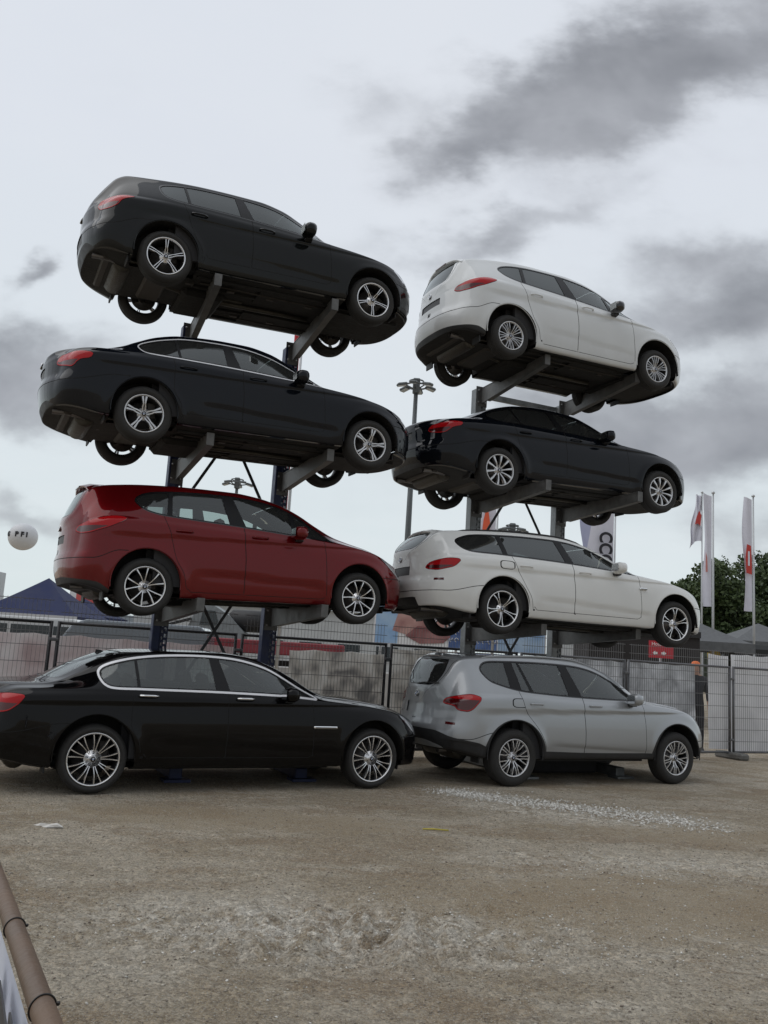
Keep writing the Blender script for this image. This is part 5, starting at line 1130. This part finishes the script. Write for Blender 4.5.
# ------------------------------------------------------------------ litter
M_paper = mat('paper', (.62, .60, .56), .8)
bm = bmesh.new(); bmesh.ops.create_icosphere(bm, subdivisions=2, radius=.09)
for v in bm.verts: v.co = Vector((v.co.x*(1.1+.5*random.random()), v.co.y*.45*(.6+.7*random.random()), max(0, v.co.z)*.45*random.random()+.002))
me = bpy.data.meshes.new('paper_scrap'); bm.to_mesh(me); bm.free(); me.materials.append(M_paper); o = bpy.data.objects.new('paper_scrap', me); link(o); o.location = (-2.63, 7.64, float(gheight(np.array(-2.63), np.array(7.64)))); tag(o, 'crumpled white paper scrap on the gravel below the limousine', 'litter')
p = MB(); p.tube([(-.12, 0, .008), (-.02, .012, .010), (.12, -.004, .008)], .007, mat('yellow_plastic', (.50, .42, .05), .5), 6); o = p.build('plastic_strip'); o.location = (.66, 8.45, float(gheight(np.array(.66), np.array(8.45)))+.004); o.rotation_euler = (0, 0, .05); tag(o, 'short yellow plastic strip lying on the dirt', 'litter')

# ------------------------------------------------------------------ flags
def cyl_pole(h, r0=.045, mt=None):
    p = MB(); p.tube([(0, 0, 0), (0, 0, h*.5), (0, 0, h)], [r0, r0*.85, r0*.6], mt or M_pole, 10); p.lathe([(0, 0), (.06, .02), (.06, .07), (0, .11)], M_pole, 12, axis='z', c=(0, 0, h)); return p
def flag_mat(name, c): return mat(name, c, .7, var=.05, vscale=3)
M_fw = flag_mat('flag_white', (.66, .66, .74)); M_fl = flag_mat('flag_lavender', (.42, .44, .60)); M_fr = flag_mat('flag_red', (.50, .03, .04))
def banner_flag(loc, yaw, h, w_, drop, mt, label, kind, seed=0, lean=0.0, group=None):
    root = empty('flag_pole', loc, yaw); tag(root, label, 'flag', group); cyl_pole(h).build('pole', root)
    nx2, nz2 = 10, 26; V = []
    for s in (0, .004):
        for i in range(nx2):
            for j in range(nz2):
                u = i/(nx2-1); v = j/(nz2-1); wig = .06*math.sin(u*5+v*4+seed)*u; ww_ = w_*(1-.25*math.sin(v*PI*1.2+seed)**2*u)
                if kind == 'hang': x = -.03-u*w_*(.35+.65*v)+.05*math.sin(v*9+u*6); z = h-.15-v*drop+u*(.10-.55*v*0)-u*u*.5*v; yv = .08*math.sin(u*14+v*3)+s
                else: x = -.05-u*ww_; z = h-.08-v*drop+.10*u*(1-v); yv = wig+s
                V.append((x, yv, z))
    F = []
    for k2 in (0, 1):
        for i in range(nx2-1):
            for j in range(nz2-1):
                a_ = k2*nx2*nz2; q = (a_+i*nz2+j, a_+(i+1)*nz2+j, a_+(i+1)*nz2+j+1, a_+i*nz2+j+1); F.append(q if k2 else q[::-1])
    m_ = MB(); m_.add(V, F, mt, True); fl = m_.build('flag_cloth', root, fixn=False)
    def surf(u, v): 
        return V[int(round(u*(nx2-1)))*nz2+int(round(v*(nz2-1)))]
    return root, fl
f1_, fl1 = banner_flag((14.75, 40, 0), rad(2), 9.8, .62, 2.1, M_fw, 'white flag with red emblem hanging limp left of the tall banners', 'hang', 1)
e = MB(); e.prism([(-.12, 8.25), (-.08, 8.75), (-.18, 8.95), (-.3, 8.65), (-.38, 8.3), (-.25, 8.35)], -.13, -.115, M_rink, 'xz'); e.build('emblem', fl1)
f2_, fl2 = banner_flag((11.45, 30, 0), rad(-6), 7.75, .30, 3.85, M_fw, 'tall white banner flag with faint red print beside the dark trees', 'tall', 0)
e = MB(); e.prism([(-.27, 5.0), (-.20, 5.0), (-.22, 5.5), (-.27, 5.7)], -.09, -.085, mat('faint_red', (.55, .22, .2), .6), 'xz'); e.build('emblem', fl2)
f3_, fl3 = banner_flag((12.85, 30, 0), rad(-4), 7.72, .32, 3.9, M_fw, 'rightmost tall white banner flag with red emblem by the trees', 'tall', 2)
e = MB(); e.prism([(-.27, 5.05), (-.09, 5.0), (-.09, 5.4), (-.12, 6.0), (-.25, 6.05), (-.30, 5.6)], -.10, -.088, M_rink, 'xz'); e.prism([(-.22, 5.3), (-.16, 5.3), (-.16, 5.8), (-.22, 5.8)], -.106, -.099, M_fw, 'xz'); e.build('emblem', fl3)
f4_, fl4 = banner_flag((8.95, 35, 0), rad(0), 7.7, .95, 4.8, M_fl, 'plain lavender banner flag above the white estate roof', 'tall', 3)
f5_, fl5 = banner_flag((8.15, 30.4, 0), rad(2), 7.3, 1.0, 5.6, M_fw, 'white banner flag with large black letters above the white estate mirror', 'tall', 1.4)
text_obj('CCO', .62, M_ink, fl5, (-.38, -.14, 5.6), (PI/2, PI/2, 0), sx=.9, extr=.004, bold=.02)
f6_, fl6 = banner_flag((3.95, 30, 0), rad(0), 8.6, .75, 5.2, M_fw, 'white banner flag with orange flame behind the right rack post', 'tall', .5)
e = MB(); e.prism([(-.55, 5.6), (-.28, 5.6), (-.26, 6.2), (-.38, 6.9), (-.50, 6.3)], -.10, -.09, mat('orange_print', (.75, .12, .05), .6), 'xz'); e.build('emblem', fl6)
f7_, fl7 = banner_flag((-2.42, 22, 0), rad(0), 11.2, .22, 9.0, M_fr, 'grey flag mast with narrow red flag behind the blue rack', 'tall', .8)

# ------------------------------------------------------------------ floodlight masts
M_mast = mat('mast_grey', (.12, .13, .135), .5, .5, var=.15)
def light_mast(loc, h, rr, label, n=6, side=True):
    root = empty('floodlight_mast', loc); tag(root, label, 'floodlight mast', 'floodlight masts beyond the fence')
    p = MB(); p.tube([(0, 0, 0), (0, 0, h*.5), (0, 0, h)], [.20, .17, .12], M_mast, 12); p.build('pole', root)
    p = MB(); p.tube([(rr*.62*math.cos(a), rr*.62*math.sin(a), h-.1) for a in np.linspace(0, 2*PI, 24, endpoint=False)], .05, M_mast, 6, closed=True); p.tube([(rr*.4*math.cos(a), rr*.4*math.sin(a), h+.18) for a in np.linspace(0, 2*PI, 20, endpoint=False)], .045, M_mast, 6, closed=True)
    for k in range(n): a = 2*PI*k/n+.3; p.bar((0, 0, h-.35), (rr*.8*math.cos(a), rr*.8*math.sin(a), h-.05), .06, .06, M_mast)
    p.box((0, 0, h-.1), (.42, .42, .9), M_mast, bev=.05); p.build('head_frame', root)
    for k in range(n):
        a = 2*PI*k/n+.3; q = MB(); Rm = Matrix.Rotation(a, 3, 'Z') @ Matrix.Rotation(rad(14), 3, 'Y'); q.box((rr*.85*math.cos(a), rr*.85*math.sin(a), h-.12), (.62, .42, .17), M_mast, R=Rm, bev=.06)
        q.box((rr*.85*math.cos(a), rr*.85*math.sin(a), h-.215), (.5, .34, .02), mat('lamp_lens', (.4, .42, .42), .3), R=Rm); q.build('floodlight', root)
    if side: q = MB(); q.bar((0, 0, h*.66), (-.75, 0, h*.66), .10, .12, M_mast); q.box((-.6, 0, h*.66), (.5, .3, .16), M_mast, bev=.04); q.build('side_lamp', root)
    return root
light_mast((1.45, 50, 0), 17.35, 1.05, 'tall floodlight mast with ring of lamps between the two racks')
light_mast((-12.05, 70, 0), 14.5, 1.2, 'far floodlight mast showing just above the red car roof', 5, False)
light_mast((8.95, 60, 0), 10.6, 1.05, 'small far floodlight mast between the right rack braces', 5, False)

# ------------------------------------------------------------------ tents, balloon
M_tent = mat('navy_canvas', (.014, .022, .075), .8, var=.15, vscale=1.5); M_tentv = mat('white_valance', (.50, .51, .53), .8)
def tent(loc, w_, eave, apex, label, mt=M_tent, yaw=0.0, val=.0):
    root = empty('marquee', loc, yaw); tag(root, label, 'tent', None); h = w_/2; n = 8; V = []; 
    p = MB(); cs = [(-h, -h), (h, -h), (h, h), (-h, h)]
    for k in range(4):
        a_, b_ = cs[k], cs[(k+1) % 4]; G_ = []
        for i in range(n+1):
            t_ = i/n; z = eave+(apex-eave)*(t_**1.12)
            for s in (0, .5, 1): G_.append(((a_[0]*(1-s)+b_[0]*s)*(1-t_), (a_[1]*(1-s)+b_[1]*s)*(1-t_), z))
        p.add(G_, [(i*3+s, i*3+s+1, (i+1)*3+s+1, (i+1)*3+s) for i in range(n) for s in (0, 1)], mt, False)
    p.build('canopy', root, fixn=False)
    q = MB()
    for k in range(4):
        a_, b_ = cs[k], cs[(k+1) % 4]; q.bar((a_[0], a_[1], eave-.14), (b_[0], b_[1], eave-.14), .03, .30, M_tentv if k == 0 and val else mt)
    q.build('valance', root)
    for a_ in cs: r_ = MB(); r_.tube([(a_[0]*.98, a_[1]*.98, 0), (a_[0]*.98, a_[1]*.98, eave)], .035, M_pole, 8); r_.build('pole', root)
    return root
tent((-13.35, 35.5, 0), 4.0, 2.2, 3.72, 'navy blue peaked marquee at the left beyond the fence', val=1)
tent((-14.6, 44, 0), 3.4, 2.4, 3.3, 'second navy marquee peeping out right of the large blue one')
M_can = mat('grey_canvas', (.12, .125, .13), .85, var=.2)
tent((10.6, 29, 0), 2.6, 2.55, 3.2, 'dark grey canopy roof below the front of the white estate', mt=M_can)
tent((15.6, 36, 0), 3.4, 2.9, 3.7, 'charcoal canopy roof at the right edge under the trees', mt=M_can)
bl = MB(); prof = [(.98*math.sin(a), -.93*math.cos(a)) for a in np.linspace(0, PI, 24)]; bl.lathe(prof, mat('balloon_white', (.62, .63, .65), .45), 40, axis='z')
root = empty('balloon', (-24.7, 60, 7.9)); tag(root, 'white advertising balloon with dark letters in the sky at the left', 'balloon'); bl.build('envelope', root)
# letters wrapped round the balloon
for ch, az in (('G', -.80), ('P', -.05), ('F', .33), ('I', .62), ('S', .95)):
    if ch == 'S': continue
    a_ = az; t_ = text_obj(ch, .46, M_ink, root, (.98*math.sin(a_), -.98*math.cos(a_), .06), (PI/2, 0, a_), extr=.02, bold=.02)

# ------------------------------------------------------------------ far site: buildings, billboards, trailers, trees
def block(name, c, dims, mt, label, cat, yaw=0.0, extras=None):
    root = empty(name, (c[0], c[1], 0), yaw); tag(root, label, cat); w_, dp, h = dims
    p = MB(); p.box((0, 0, c[2]+h/2), (w_, dp, h), mt, bev=.02); p.build('body', root)
    if extras: extras(root)
    return root
M_wall = mat('white_cladding', (.50, .52, .53), .6, var=.08, vscale=.8); M_glassd = mat('dark_window', (.04, .05, .055), .15); M_redp = mat('red_metal', (.24, .035, .045), .5, var=.25, vscale=2); M_concrete = mat('concrete', (.40, .39, .375), .9, var=.2, vscale=2)
def ex_hall(root):
    for x in np.linspace(-7, 7, 8):
        f = MB(); f.box((x, -4.02, 1.5), (1.3, .06, .9), M_wall); f.build('window', root); g_ = MB(); g_.box((x, -4.06, 1.5), (1.15, .03, .75), M_glassd); g_.build('pane', root.children[-1])
    r_ = MB(); r_.prism([(-4.3, 3.55), (4.3, 3.55), (0, 4.3)], -8.4, 8.4, mat('roof_sheet', (.42, .45, .46), .5, .2), 'yz'); r_.build('roof', root)
block('exhibition_hall', (-4.6, 50, 0), (16.4, 8, 3.6), M_wall, 'long low white hall behind the blue rack', 'building', rad(3), ex_hall)
def ex_tower(root):
    for z in np.arange(1, 6.8, 1.0):
        for x in (-2.4, -.8, .8, 2.4): f = MB(); f.box((x, -3.03, z), (1.3, .06, .8), M_glassd); f.build('window', root)
block('office_building', (-39.4, 82, 0), (6.5, 6, 6.9), M_wall, 'pale glazed building sliver at the far left edge', 'building', 0, ex_tower)
block('far_shed', (-27, 90, 0), (12, 8, 3.6), mat('bluish_wall', (.24, .28, .32), .6), 'low bluish shed behind the navy marquee', 'building')
# red panel sign at the left
root = empty('sign_board', (-14.75, 45, 0)); tag(root, 'red and white sign board behind the rear wheel of the red car', 'sign'); p = MB(); p.box((0, 0, 3.45), (1.35, .06, .75), mat('sign_red', (.60, .10, .09), .5)); p.build('board', root); p = MB(); p.box((-.85, 0, 3.5), (.34, .05, .9), M_wink); p.build('side_panel', root)
for x in (-.6, .6): p = MB(); p.tube([(x, .05, 0), (x, .05, 3.8)], .04, M_pole, 8); p.build('leg', root)
# red low trailer
root = empty('flatbed_trailer', (-4.1, 28.5, 0), rad(1.5)); tag(root, 'long low red trailer behind the fence under the red car', 'trailer')
p = MB(); p.box((0, 0, 1.52), (6.2, 2.2, .42), M_redp, bev=.03); p.build('bed', root)
p = MB(); p.box((0, .2, 1.0), (5.4, .9, .25), M_black); p.build('chassis', root)
for x in (-2.2, -1.4, 2.0):
    p = MB(); p.lathe([(0, -.12), (.36, -.12), (.40, -.08), (.40, .1), (0, .12)], M_rub, 20, c=(x, -.95, .42)); p.build('wheel', root)
# loader-like machine and tank
root = empty('site_machine', (-6.5, 34, 0)); tag(root, 'pale site machine with sloping arms behind the red trailer', 'machine')
p = MB(); p.prism([(-1.3, 1.2), (1.4, 1.2), (1.5, 2.0), (.9, 2.6), (.3, 2.95), (-.3, 2.95), (-.6, 2.2)], -.6, .6, mat('machine_grey', (.22, .24, .25), .5, .2, var=.2), 'xz'); p.build('cab', root)
p = MB(); p.prism([(-.2, 2.2), (.55, 2.2), (.35, 2.75), (-.1, 2.75)], -.63, -.6, M_glassd, 'xz'); p.build('window', root)
p = MB(); p.bar((-1.0, -.7, 1.6), (-3.1, -.7, 1.9), .12, .14, M_black); p.bar((-.5, -.7, 2.4), (-2.4, -.7, 1.8), .1, .1, M_black); p.bar((-3.1, -.7, 1.9), (-3.5, -.7, 1.3), .3, .12, M_black); p.build('arm', root)
for x in (-.9, .9): p = MB(); p.lathe([(0, -.2), (.55, -.2), (.62, -.1), (.62, .2), (0, .2)], M_rub, 20, c=(x, -.7, .62)); p.build('wheel', root)
root = empty('storage_tank', (-4.85, 34, 0)); tag(root, 'black horizontal tank beside the blue rack post', 'tank'); p = MB(); p.lathe([(0, -.85), (.3, -.82), (.42, -.7), (.42, .7), (.3, .82), (0, .85)], M_black, 24, axis='x', c=(0, 0, 2.45)); p.build('vessel', root)
for x in (-.5, .5): p = MB(); p.box((x, 0, 1.05), (.12, .7, 2.1), M_black); p.build('stand', root)
# white vans / shelving row at the left beyond the fence
def van(loc, yaw, label, mt):
    root = empty('parked_van', loc, yaw); tag(root, label, 'van', 'vehicles beyond the fence'); P = [(-2.3, .35), (2.3, .35), (2.4, .8), (2.25, 1.05), (1.7, 1.2), (1.25, 1.85), (.9, 1.98), (-2.1, 1.98), (-2.32, 1.8)]
    p = MB(); p.prism(P, -.9, .9, mt, 'xz'); p.build('body', root, bevel=.06)
    for x0, x1 in ((-2.0, -.9), (-.8, .3), (.38, 1.3)): q = MB(); q.prism([(x0, 1.2), (x1, 1.2), (x1-(.35 if x1 > 1 else 0), 1.75), (x0, 1.75)], -.912, -.895, M_glassd, 'xz'); q.build('side_window', root)
    for x in (-1.5, 1.5):
        q = MB(); q.lathe([(0, -.11), (.2, -.11), (.2, -.10), (.30, -.11), (.33, -.06), (.33, .1), (0, .1)], M_rub, 20, c=(x, -.83, .33)); q.build('wheel', root)
M_vanw = paint('van_white', (.55, .56, .56), 0, .4, .2); M_vang = paint('van_grey', (.16, .18, .2), .3, .4, .2)
van((-9.6, 26, 0), rad(4), 'white van behind the fence at the left below the marquee', M_vanw); van((-6.9, 24.5, 0), rad(184), 'pale grey van behind the fence left of the red trailer', M_vang)
# billboards
def billboard(loc, w_, z0, z1, yaw, label, fill):
    root = empty('billboard', loc, yaw); tag(root, label, 'billboard'); p = MB(); p.box((0, 0, (z0+z1)/2), (w_, .10, z1-z0), M_wink); p.build('board', root); fill(root, w_, z0, z1)
    for x in (-w_*.4, w_*.4): q = MB(); q.tube([(x, .1, 0), (x, .1, z1)], .05, M_pole, 8); q.build('leg', root)
    return root
def gradm(name, c1, c2, axis, lo, hi, extra=None, sc_=3):
    mt = bpy.data.materials.new(name); mt.use_nodes = True; q = NT(mt); bb = q.n['Principled BSDF']; bb.inputs['Roughness'].default_value = .45; tcn = q.new('ShaderNodeTexCoord'); sp_ = q.new('ShaderNodeSeparateXYZ'); q.link(tcn.outputs['Object'], sp_.inputs[0])
    n = q.new('ShaderNodeTexNoise'); n.inputs['Scale'].default_value = sc_; n.inputs['Detail'].default_value = 4; q.link(tcn.outputs['Object'], n.inputs['Vector'])
    r_ = q.new('ShaderNodeMapRange'); r_.inputs[1].default_value = .35; r_.inputs[2].default_value = .65; q.link(n.outputs['Fac'], r_.inputs[0]); mx = q.new('ShaderNodeMix', data_type='RGBA'); q.link(r_.outputs[0], mx.inputs[0]); mx.inputs[6].default_value = (*c1, 1); mx.inputs[7].default_value = (*c2, 1); q.link(mx.outputs[2], bb.inputs['Base Color']); return mt
def fill1(root, w_, z0, z1):
    q = MB(); q.box((-w_*.33, -.056, (z0+z1)/2), (w_*.30, .012, (z1-z0)*.98), gradm('poster_blue', (.22, .38, .62), (.40, .55, .70), 0, 0, 1, sc_=1.2)); q.build('poster_sky', root)
    q = MB(); sk = gradm('poster_skin', (.30, .14, .13), (.52, .32, .28), 0, 0, 1, sc_=1.6)
    q.prism([(-.65, 2.35), (-.45, 3.05), (.3, 3.25), (1.0, 2.95), (1.25, 2.6), (.95, 2.3), (.2, 2.15)], -.068, -.052, sk, 'xz'); q.prism([(-.2, 2.2), (.2, 2.55), (.9, 2.5), (1.35, 2.25), (1.1, 2.02), (.3, 1.95)], -.080, -.069, gradm('poster_skin_dark', (.20, .07, .07), (.36, .18, .17), 0, 0, 1), 'xz'); q.build('poster_arms', root)
billboard((1.18, 30, 0), 2.55, 1.9, 3.45, 0, 'billboard with clasped arms on pale blue between the racks', fill1)
def fill2(root, w_, z0, z1):
    q = MB(); q.box((-w_*.245, -.056, (z0+z1)/2), (w_*.50, .012, (z1-z0)*.97), gradm('poster_navy', (.04, .08, .22), (.12, .2, .42), 0, 0, 1, sc_=2)); q.build('poster_left', root)
    q = MB(); q.box((w_*.25, -.056, (z0+z1)/2), (w_*.47, .012, (z1-z0)*.97), gradm('poster_cyan', (.20, .34, .55), (.40, .52, .66), 0, 0, 1, sc_=1.2)); q.build('poster_right', root)
    q = MB(); rr_ = random.Random(4)
    for i in range(5):
        for j in range(9):
            cx_ = -w_*.46+j*.20+rr_.random()*.06; cz_ = z1-.22-i*.26; pts = [(cx_+.055*math.cos(t2)*(1+.4*rr_.random()), -.066, cz_+.075*math.sin(t2*(1 if rr_.random() > .3 else 2))) for t2 in np.linspace(0, 4.6, 9)]; q.tube(pts, .013, M_wink, 4)
    q.build('poster_script', root)
billboard((4.35, 32, 0), 3.6, 1.85, 3.45, 0, 'dark blue billboard with white handwriting under the white estate', fill2)
# white cabin, red sign and dark booth
def ex_cab(root):
    q = MB(); q.box((.35, -1.25, 2.35), (.55, .03, .24), mat('lime_sign', (.45, .55, .08), .5)); q.build('sign_plate', root); q = MB(); q.box((1.15, -1.26, 2.2), (.6, .03, .2), mat('orange_sign', (.55, .16, .10), .5)); q.build('sign_plate', root)
block('site_cabin', (9.0, 36, 0), (3.6, 2.4, 3.0), M_wall, 'white site cabin with lime sign behind the silver car', 'cabin', 0, ex_cab)
def ex_booth(root):
    q = MB(); q.box((0, -1.03, 2.66), (3.3, .06, .18), M_black); q.build('roof_edge', root)
block('dark_booth', (7.9, 27, 0), (3.3, 2.0, 2.75), mat('booth_dark', (.025, .022, .022), .8, var=.3), 'dark brown booth behind the front wheel of the white estate', 'booth', 0, ex_booth)
root = empty('sign_board', (7.75, 24, 0)); tag(root, 'small red sign with white arrows above the fence rail', 'sign'); p = MB(); p.box((0, 0, 2.13), (.66, .05, .46), mat('sign_crimson', (.45, .02, .035), .5)); p.build('board', root)
text_obj('Hotel', .13, M_wink, root, (-.12, -.03, 2.27), (PI/2, 0, 0), extr=.003)
q = MB()
for s, x in ((-1, -.16), (1, .05)): q.prism([(x-.05*s, 2.0), (x-.05*s, 2.06), (x+.01*s, 2.06), (x+.01*s, 2.09), (x+.08*s, 2.03), (x+.01*s, 1.97), (x+.01*s, 2.0)], -.034, -.026, M_wink, 'xz')
q.build('arrows', root); q = MB(); q.tube([(0, .06, 0), (0, .06, 2.1)], .03, M_pole, 8); q.build('leg', root)
# dark machine with a yellow guard at the right
root = empty('road_machine', (13.9, 31, 0)); tag(root, 'black machine with yellow curved guard at the right edge', 'machine')
p = MB(); p.box((.2, 0, 1.95), (4.2, 1.6, 1.35), mat('machine_black', (.015, .016, .016), .6), bev=.15); p.build('body', root)
p = MB(); p.prism([(-2.35, 1.2), (-1.9, 1.2), (-2.0, 1.9), (-2.35, 2.72), (-2.5, 2.65)], -.86, -.5, mat('machine_yellow', (.55, .38, .02), .5), 'xz'); p.build('guard', root)
for x in (-1.3, 1.5): p = MB(); p.lathe([(0, -.2), (.6, -.2), (.68, -.1), (.68, .2), (0, .2)], M_rub, 20, c=(x, -.8, .68)); p.build('wheel', root)
# hoarding beyond the fence
for c_, d_, lab in (((-8.5, 21.5, 0), (9.0, .12, 1.3), 'low pinkish hoarding behind the left fence'),):
    block('hoarding', c_, d_, mat('hoarding_pink', (.36, .28, .28), .8, var=.2, vscale=1.2), lab, 'hoarding', rad(26))
block('concrete_barrier', (1.3, 24.5, 0), (9.5, .5, 1.05), M_concrete, 'pale concrete barrier wall behind the middle of the fence', 'barrier', rad(10))

# people beyond the fence
def person(loc, yaw, h, top, legs, skin, label, cap=None, sleeves=None, arm=(0, 0)):
    root = bpy.data.meshes.new('person'); k = h/1.75
    J = {'pel': (0, 0, .93), 'sp': (0, .01, 1.15), 'ch': (0, 0, 1.36), 'nk': (0, 0, 1.48), 'hd': (0, -.01, 1.58), 'ht': (0, -.005, 1.70)}
    for s, n_ in ((-1, 'l'), (1, 'r')):
        J.update({'hip'+n_: (s*.09, 0, .88), 'kn'+n_: (s*.10, -.03, .49), 'an'+n_: (s*.11, .02, .09), 'to'+n_: (s*.12, -.15, .04), 'sh'+n_: (s*.18, 0, 1.40), 'el'+n_: (s*.23, .03, 1.14), 'wr'+n_: (s*.24, -.05, .90), 'ha'+n_: (s*.24, -.08, .80)})
    E_ = [('pel', 'sp'), ('sp', 'ch'), ('ch', 'nk'), ('nk', 'hd'), ('hd', 'ht')]
    for n_ in 'lr': E_ += [('pel', 'hip'+n_), ('hip'+n_, 'kn'+n_), ('kn'+n_, 'an'+n_), ('an'+n_, 'to'+n_), ('ch', 'sh'+n_), ('sh'+n_, 'el'+n_), ('el'+n_, 'wr'+n_), ('wr'+n_, 'ha'+n_)]
    Rr_ = dict(pel=(.155, .115), sp=(.14, .10), ch=(.165, .115), nk=(.055, .055), hd=(.078, .092), ht=(.06, .07)); rr2 = {'hip': .09, 'kn': .06, 'an': .04, 'to': .035, 'sh': .065, 'el': .045, 'wr': .03, 'ha': .038}
    names = list(J); root.from_pydata([tuple(c*k for c in J[n_]) for n_ in names], [(names.index(a_), names.index(b_)) for a_, b_ in E_], [])
    o = bpy.data.objects.new('person', root); link(o); md = o.modifiers.new('skin', 'SKIN'); sv = root.skin_vertices[0].data
    for i, n_ in enumerate(names):
        r_ = Rr_.get(n_) or (rr2[n_[:-1]],)*2; sv[i].radius = (r_[0]*k, r_[1]*k)
    sv[0].use_root = True; md2 = o.modifiers.new('sub', 'SUBSURF'); md2.levels = 2; md2.render_levels = 2
    dg = bpy.context.evaluated_depsgraph_get(); dg.update(); me2 = bpy.data.meshes.new_from_object(o.evaluated_get(dg)); o.modifiers.clear(); o.data = me2; me2.materials.clear()
    for q in (skin, top, legs, M_black): me2.materials.append(q)
    for pl in me2.polygons:
        c_ = pl.center/k; mi_ = 0
        if c_.z < .10: mi_ = 3
        elif c_.z < .96 and abs(c_.x) < .19: mi_ = 2
        elif c_.z < 1.47 and not (abs(c_.x) > .17 and c_.z < .98): mi_ = 1
        pl.material_index = mi_; pl.use_smooth = True
    o.location = loc; o.rotation_euler = (0, 0, yaw); tag(o, label, 'person')
    hr = MB(); prof = [(.001, .085), (.05, .078), (.080, .05), (.092, .015), (.10, .0)] if cap else [(.001, .09), (.05, .082), (.080, .05), (.088, .015)]; hr.lathe(prof, cap or mat('hair_brown', (.05, .03, .02), .8), 20, axis='z', c=(0, .008*k, 1.66*k)); 
    hr.build('cap' if cap else 'hair', o, fixn=False); return o
M_skin = mat('skin', (.42, .25, .18), .6); M_sh = mat('shirt_white', (.62, .63, .64), .8); M_tr = mat('trousers_black', (.02, .02, .024), .8)
person((-2.02, 29.5, 0), rad(20), 1.78, M_sh, M_tr, M_skin, 'person in white shirt and black trousers standing beyond the fence')
person((6.52, 18.0, 0), rad(-10), 1.82, mat('jacket_dark', (.03, .03, .035), .8), M_tr, M_skin, 'person in dark clothes and orange cap behind the gap in the sheeting', cap=mat('cap_orange', (.75, .16, .03), .6))

# trees
def leaf_mat(name, c1, c2):
    mt = bpy.data.materials.new(name); mt.use_nodes = True; q = NT(mt); bb = q.n['Principled BSDF']; bb.inputs['Roughness'].default_value = .6; ge = q.new('ShaderNodeNewGeometry'); mx = q.new('ShaderNodeMix', data_type='RGBA')
    q.link(ge.outputs['Random Per Island'], mx.inputs[0]); mx.inputs[6].default_value = (*c1, 1); mx.inputs[7].default_value = (*c2, 1); q.link(mx.outputs[2], bb.inputs['Base Color']); return mt
M_leaf = leaf_mat('foliage', (.030, .052, .018), (.085, .125, .045)); M_bark = mat('bark', (.08, .06, .045), .9, var=.3, vscale=6, bump=.5, bscale=20)
def tree(loc, h, cr, label, seed):
    r = np.random.RandomState(seed); root = empty('leafy_tree', loc); tag(root, label, 'tree', 'trees beyond the site')
    t_ = MB(); t_.tube([(0, 0, 0), (.1, 0, h*.25), (-.1, .1, h*.5), (.05, 0, h*.8)], [h*.03, h*.024, h*.017, h*.006], M_bark, 10); lobes = []
    for i in range(15):
        a_ = r.rand()*6.28; z = h*(.28+.62*r.rand()); rad_ = cr*(1-abs(z/h-.55)*1.1)*(.35+.6*r.rand()); c_ = np.array([rad_*math.cos(a_), rad_*math.sin(a_), z]); lobes.append((c_, cr*(.26+.22*r.rand())))
        if i < 9: t_.tube([(0, 0, z*.6), tuple(c_*np.array([.6, .6, .9])), tuple(c_)], [h*.010, h*.007, h*.003], M_bark, 6)
    lobes.append((np.array([0, 0, h*.9]), cr*.3)); t_.build('trunk', root)
    n = 15000; k = r.randint(0, len(lobes), n); C = np.array([l[0] for l in lobes])[k]; Rl = np.array([l[1] for l in lobes])[k]; dv = r.randn(n, 3); dv /= np.linalg.norm(dv, axis=1, keepdims=True)
    rr_ = Rl*(.35+.75*r.rand(n)**.5)*(1+.25*np.sin(dv[:, 0]*7+k)*np.cos(dv[:, 2]*6)); P = C+dv*rr_[:, None]*np.array([1.1, 1.1, .85]); sz = .10+.15*r.rand(n)
    a1 = r.randn(n, 3); a1 /= np.linalg.norm(a1, axis=1, keepdims=True); a2 = np.cross(a1, r.randn(n, 3)); a2 /= np.linalg.norm(a2, axis=1, keepdims=True)
    VV = np.stack([P-a1*sz[:, None], P+a2*sz[:, None]*.6, P+a1*sz[:, None], P-a2*sz[:, None]*.6], 1).reshape(-1, 3); FF = np.arange(4*n).reshape(-1, 4)
    m2 = bpy.data.meshes.new('crown'); m2.vertices.add(len(VV)); m2.vertices.foreach_set('co', VV.ravel()); m2.loops.add(4*n); m2.loops.foreach_set('vertex_index', FF.ravel()); m2.polygons.add(n); m2.polygons.foreach_set('loop_start', np.arange(0, 4*n, 4)); m2.polygons.foreach_set('loop_total', np.full(n, 4)); m2.update(); m2.validate(); m2.materials.append(M_leaf)
    o = bpy.data.objects.new('crown', m2); link(o, root); return root
for i, (x, y, h, cr, lab) in enumerate([(30.6, 80, 12.0, 3.8, 'leafy tree right behind the middle flag pole'), (33.6, 82, 10.4, 3.2, 'lower leafy tree between the two tall banners'), (37.2, 82, 13.4, 4.2, 'tall dark tree at the right edge of the frame'), (28.0, 78, 9.6, 2.6, 'small leafy tree left of the flag poles'), (37.5, 76, 9.0, 3.4, 'leafy tree under the right hand banner'), (32.5, 74, 7.4, 3.4, 'low bushy tree in front of the tree group'), (28.8, 88, 9.5, 3.5, 'leafy tree farthest back behind the flags')]):
    tree((x, y, 0), h, cr, lab, 40+i)
hd = MB(); hd.box((36, 72, 1.6), (26, 2, 3.2), mat('hedge_dark', (.02, .03, .014), .9, var=.4, vscale=3, bump=1, bscale=8), bev=.4); o = hd.build('hedge'); tag(o, 'dark hedge under the trees at the right', 'hedge')
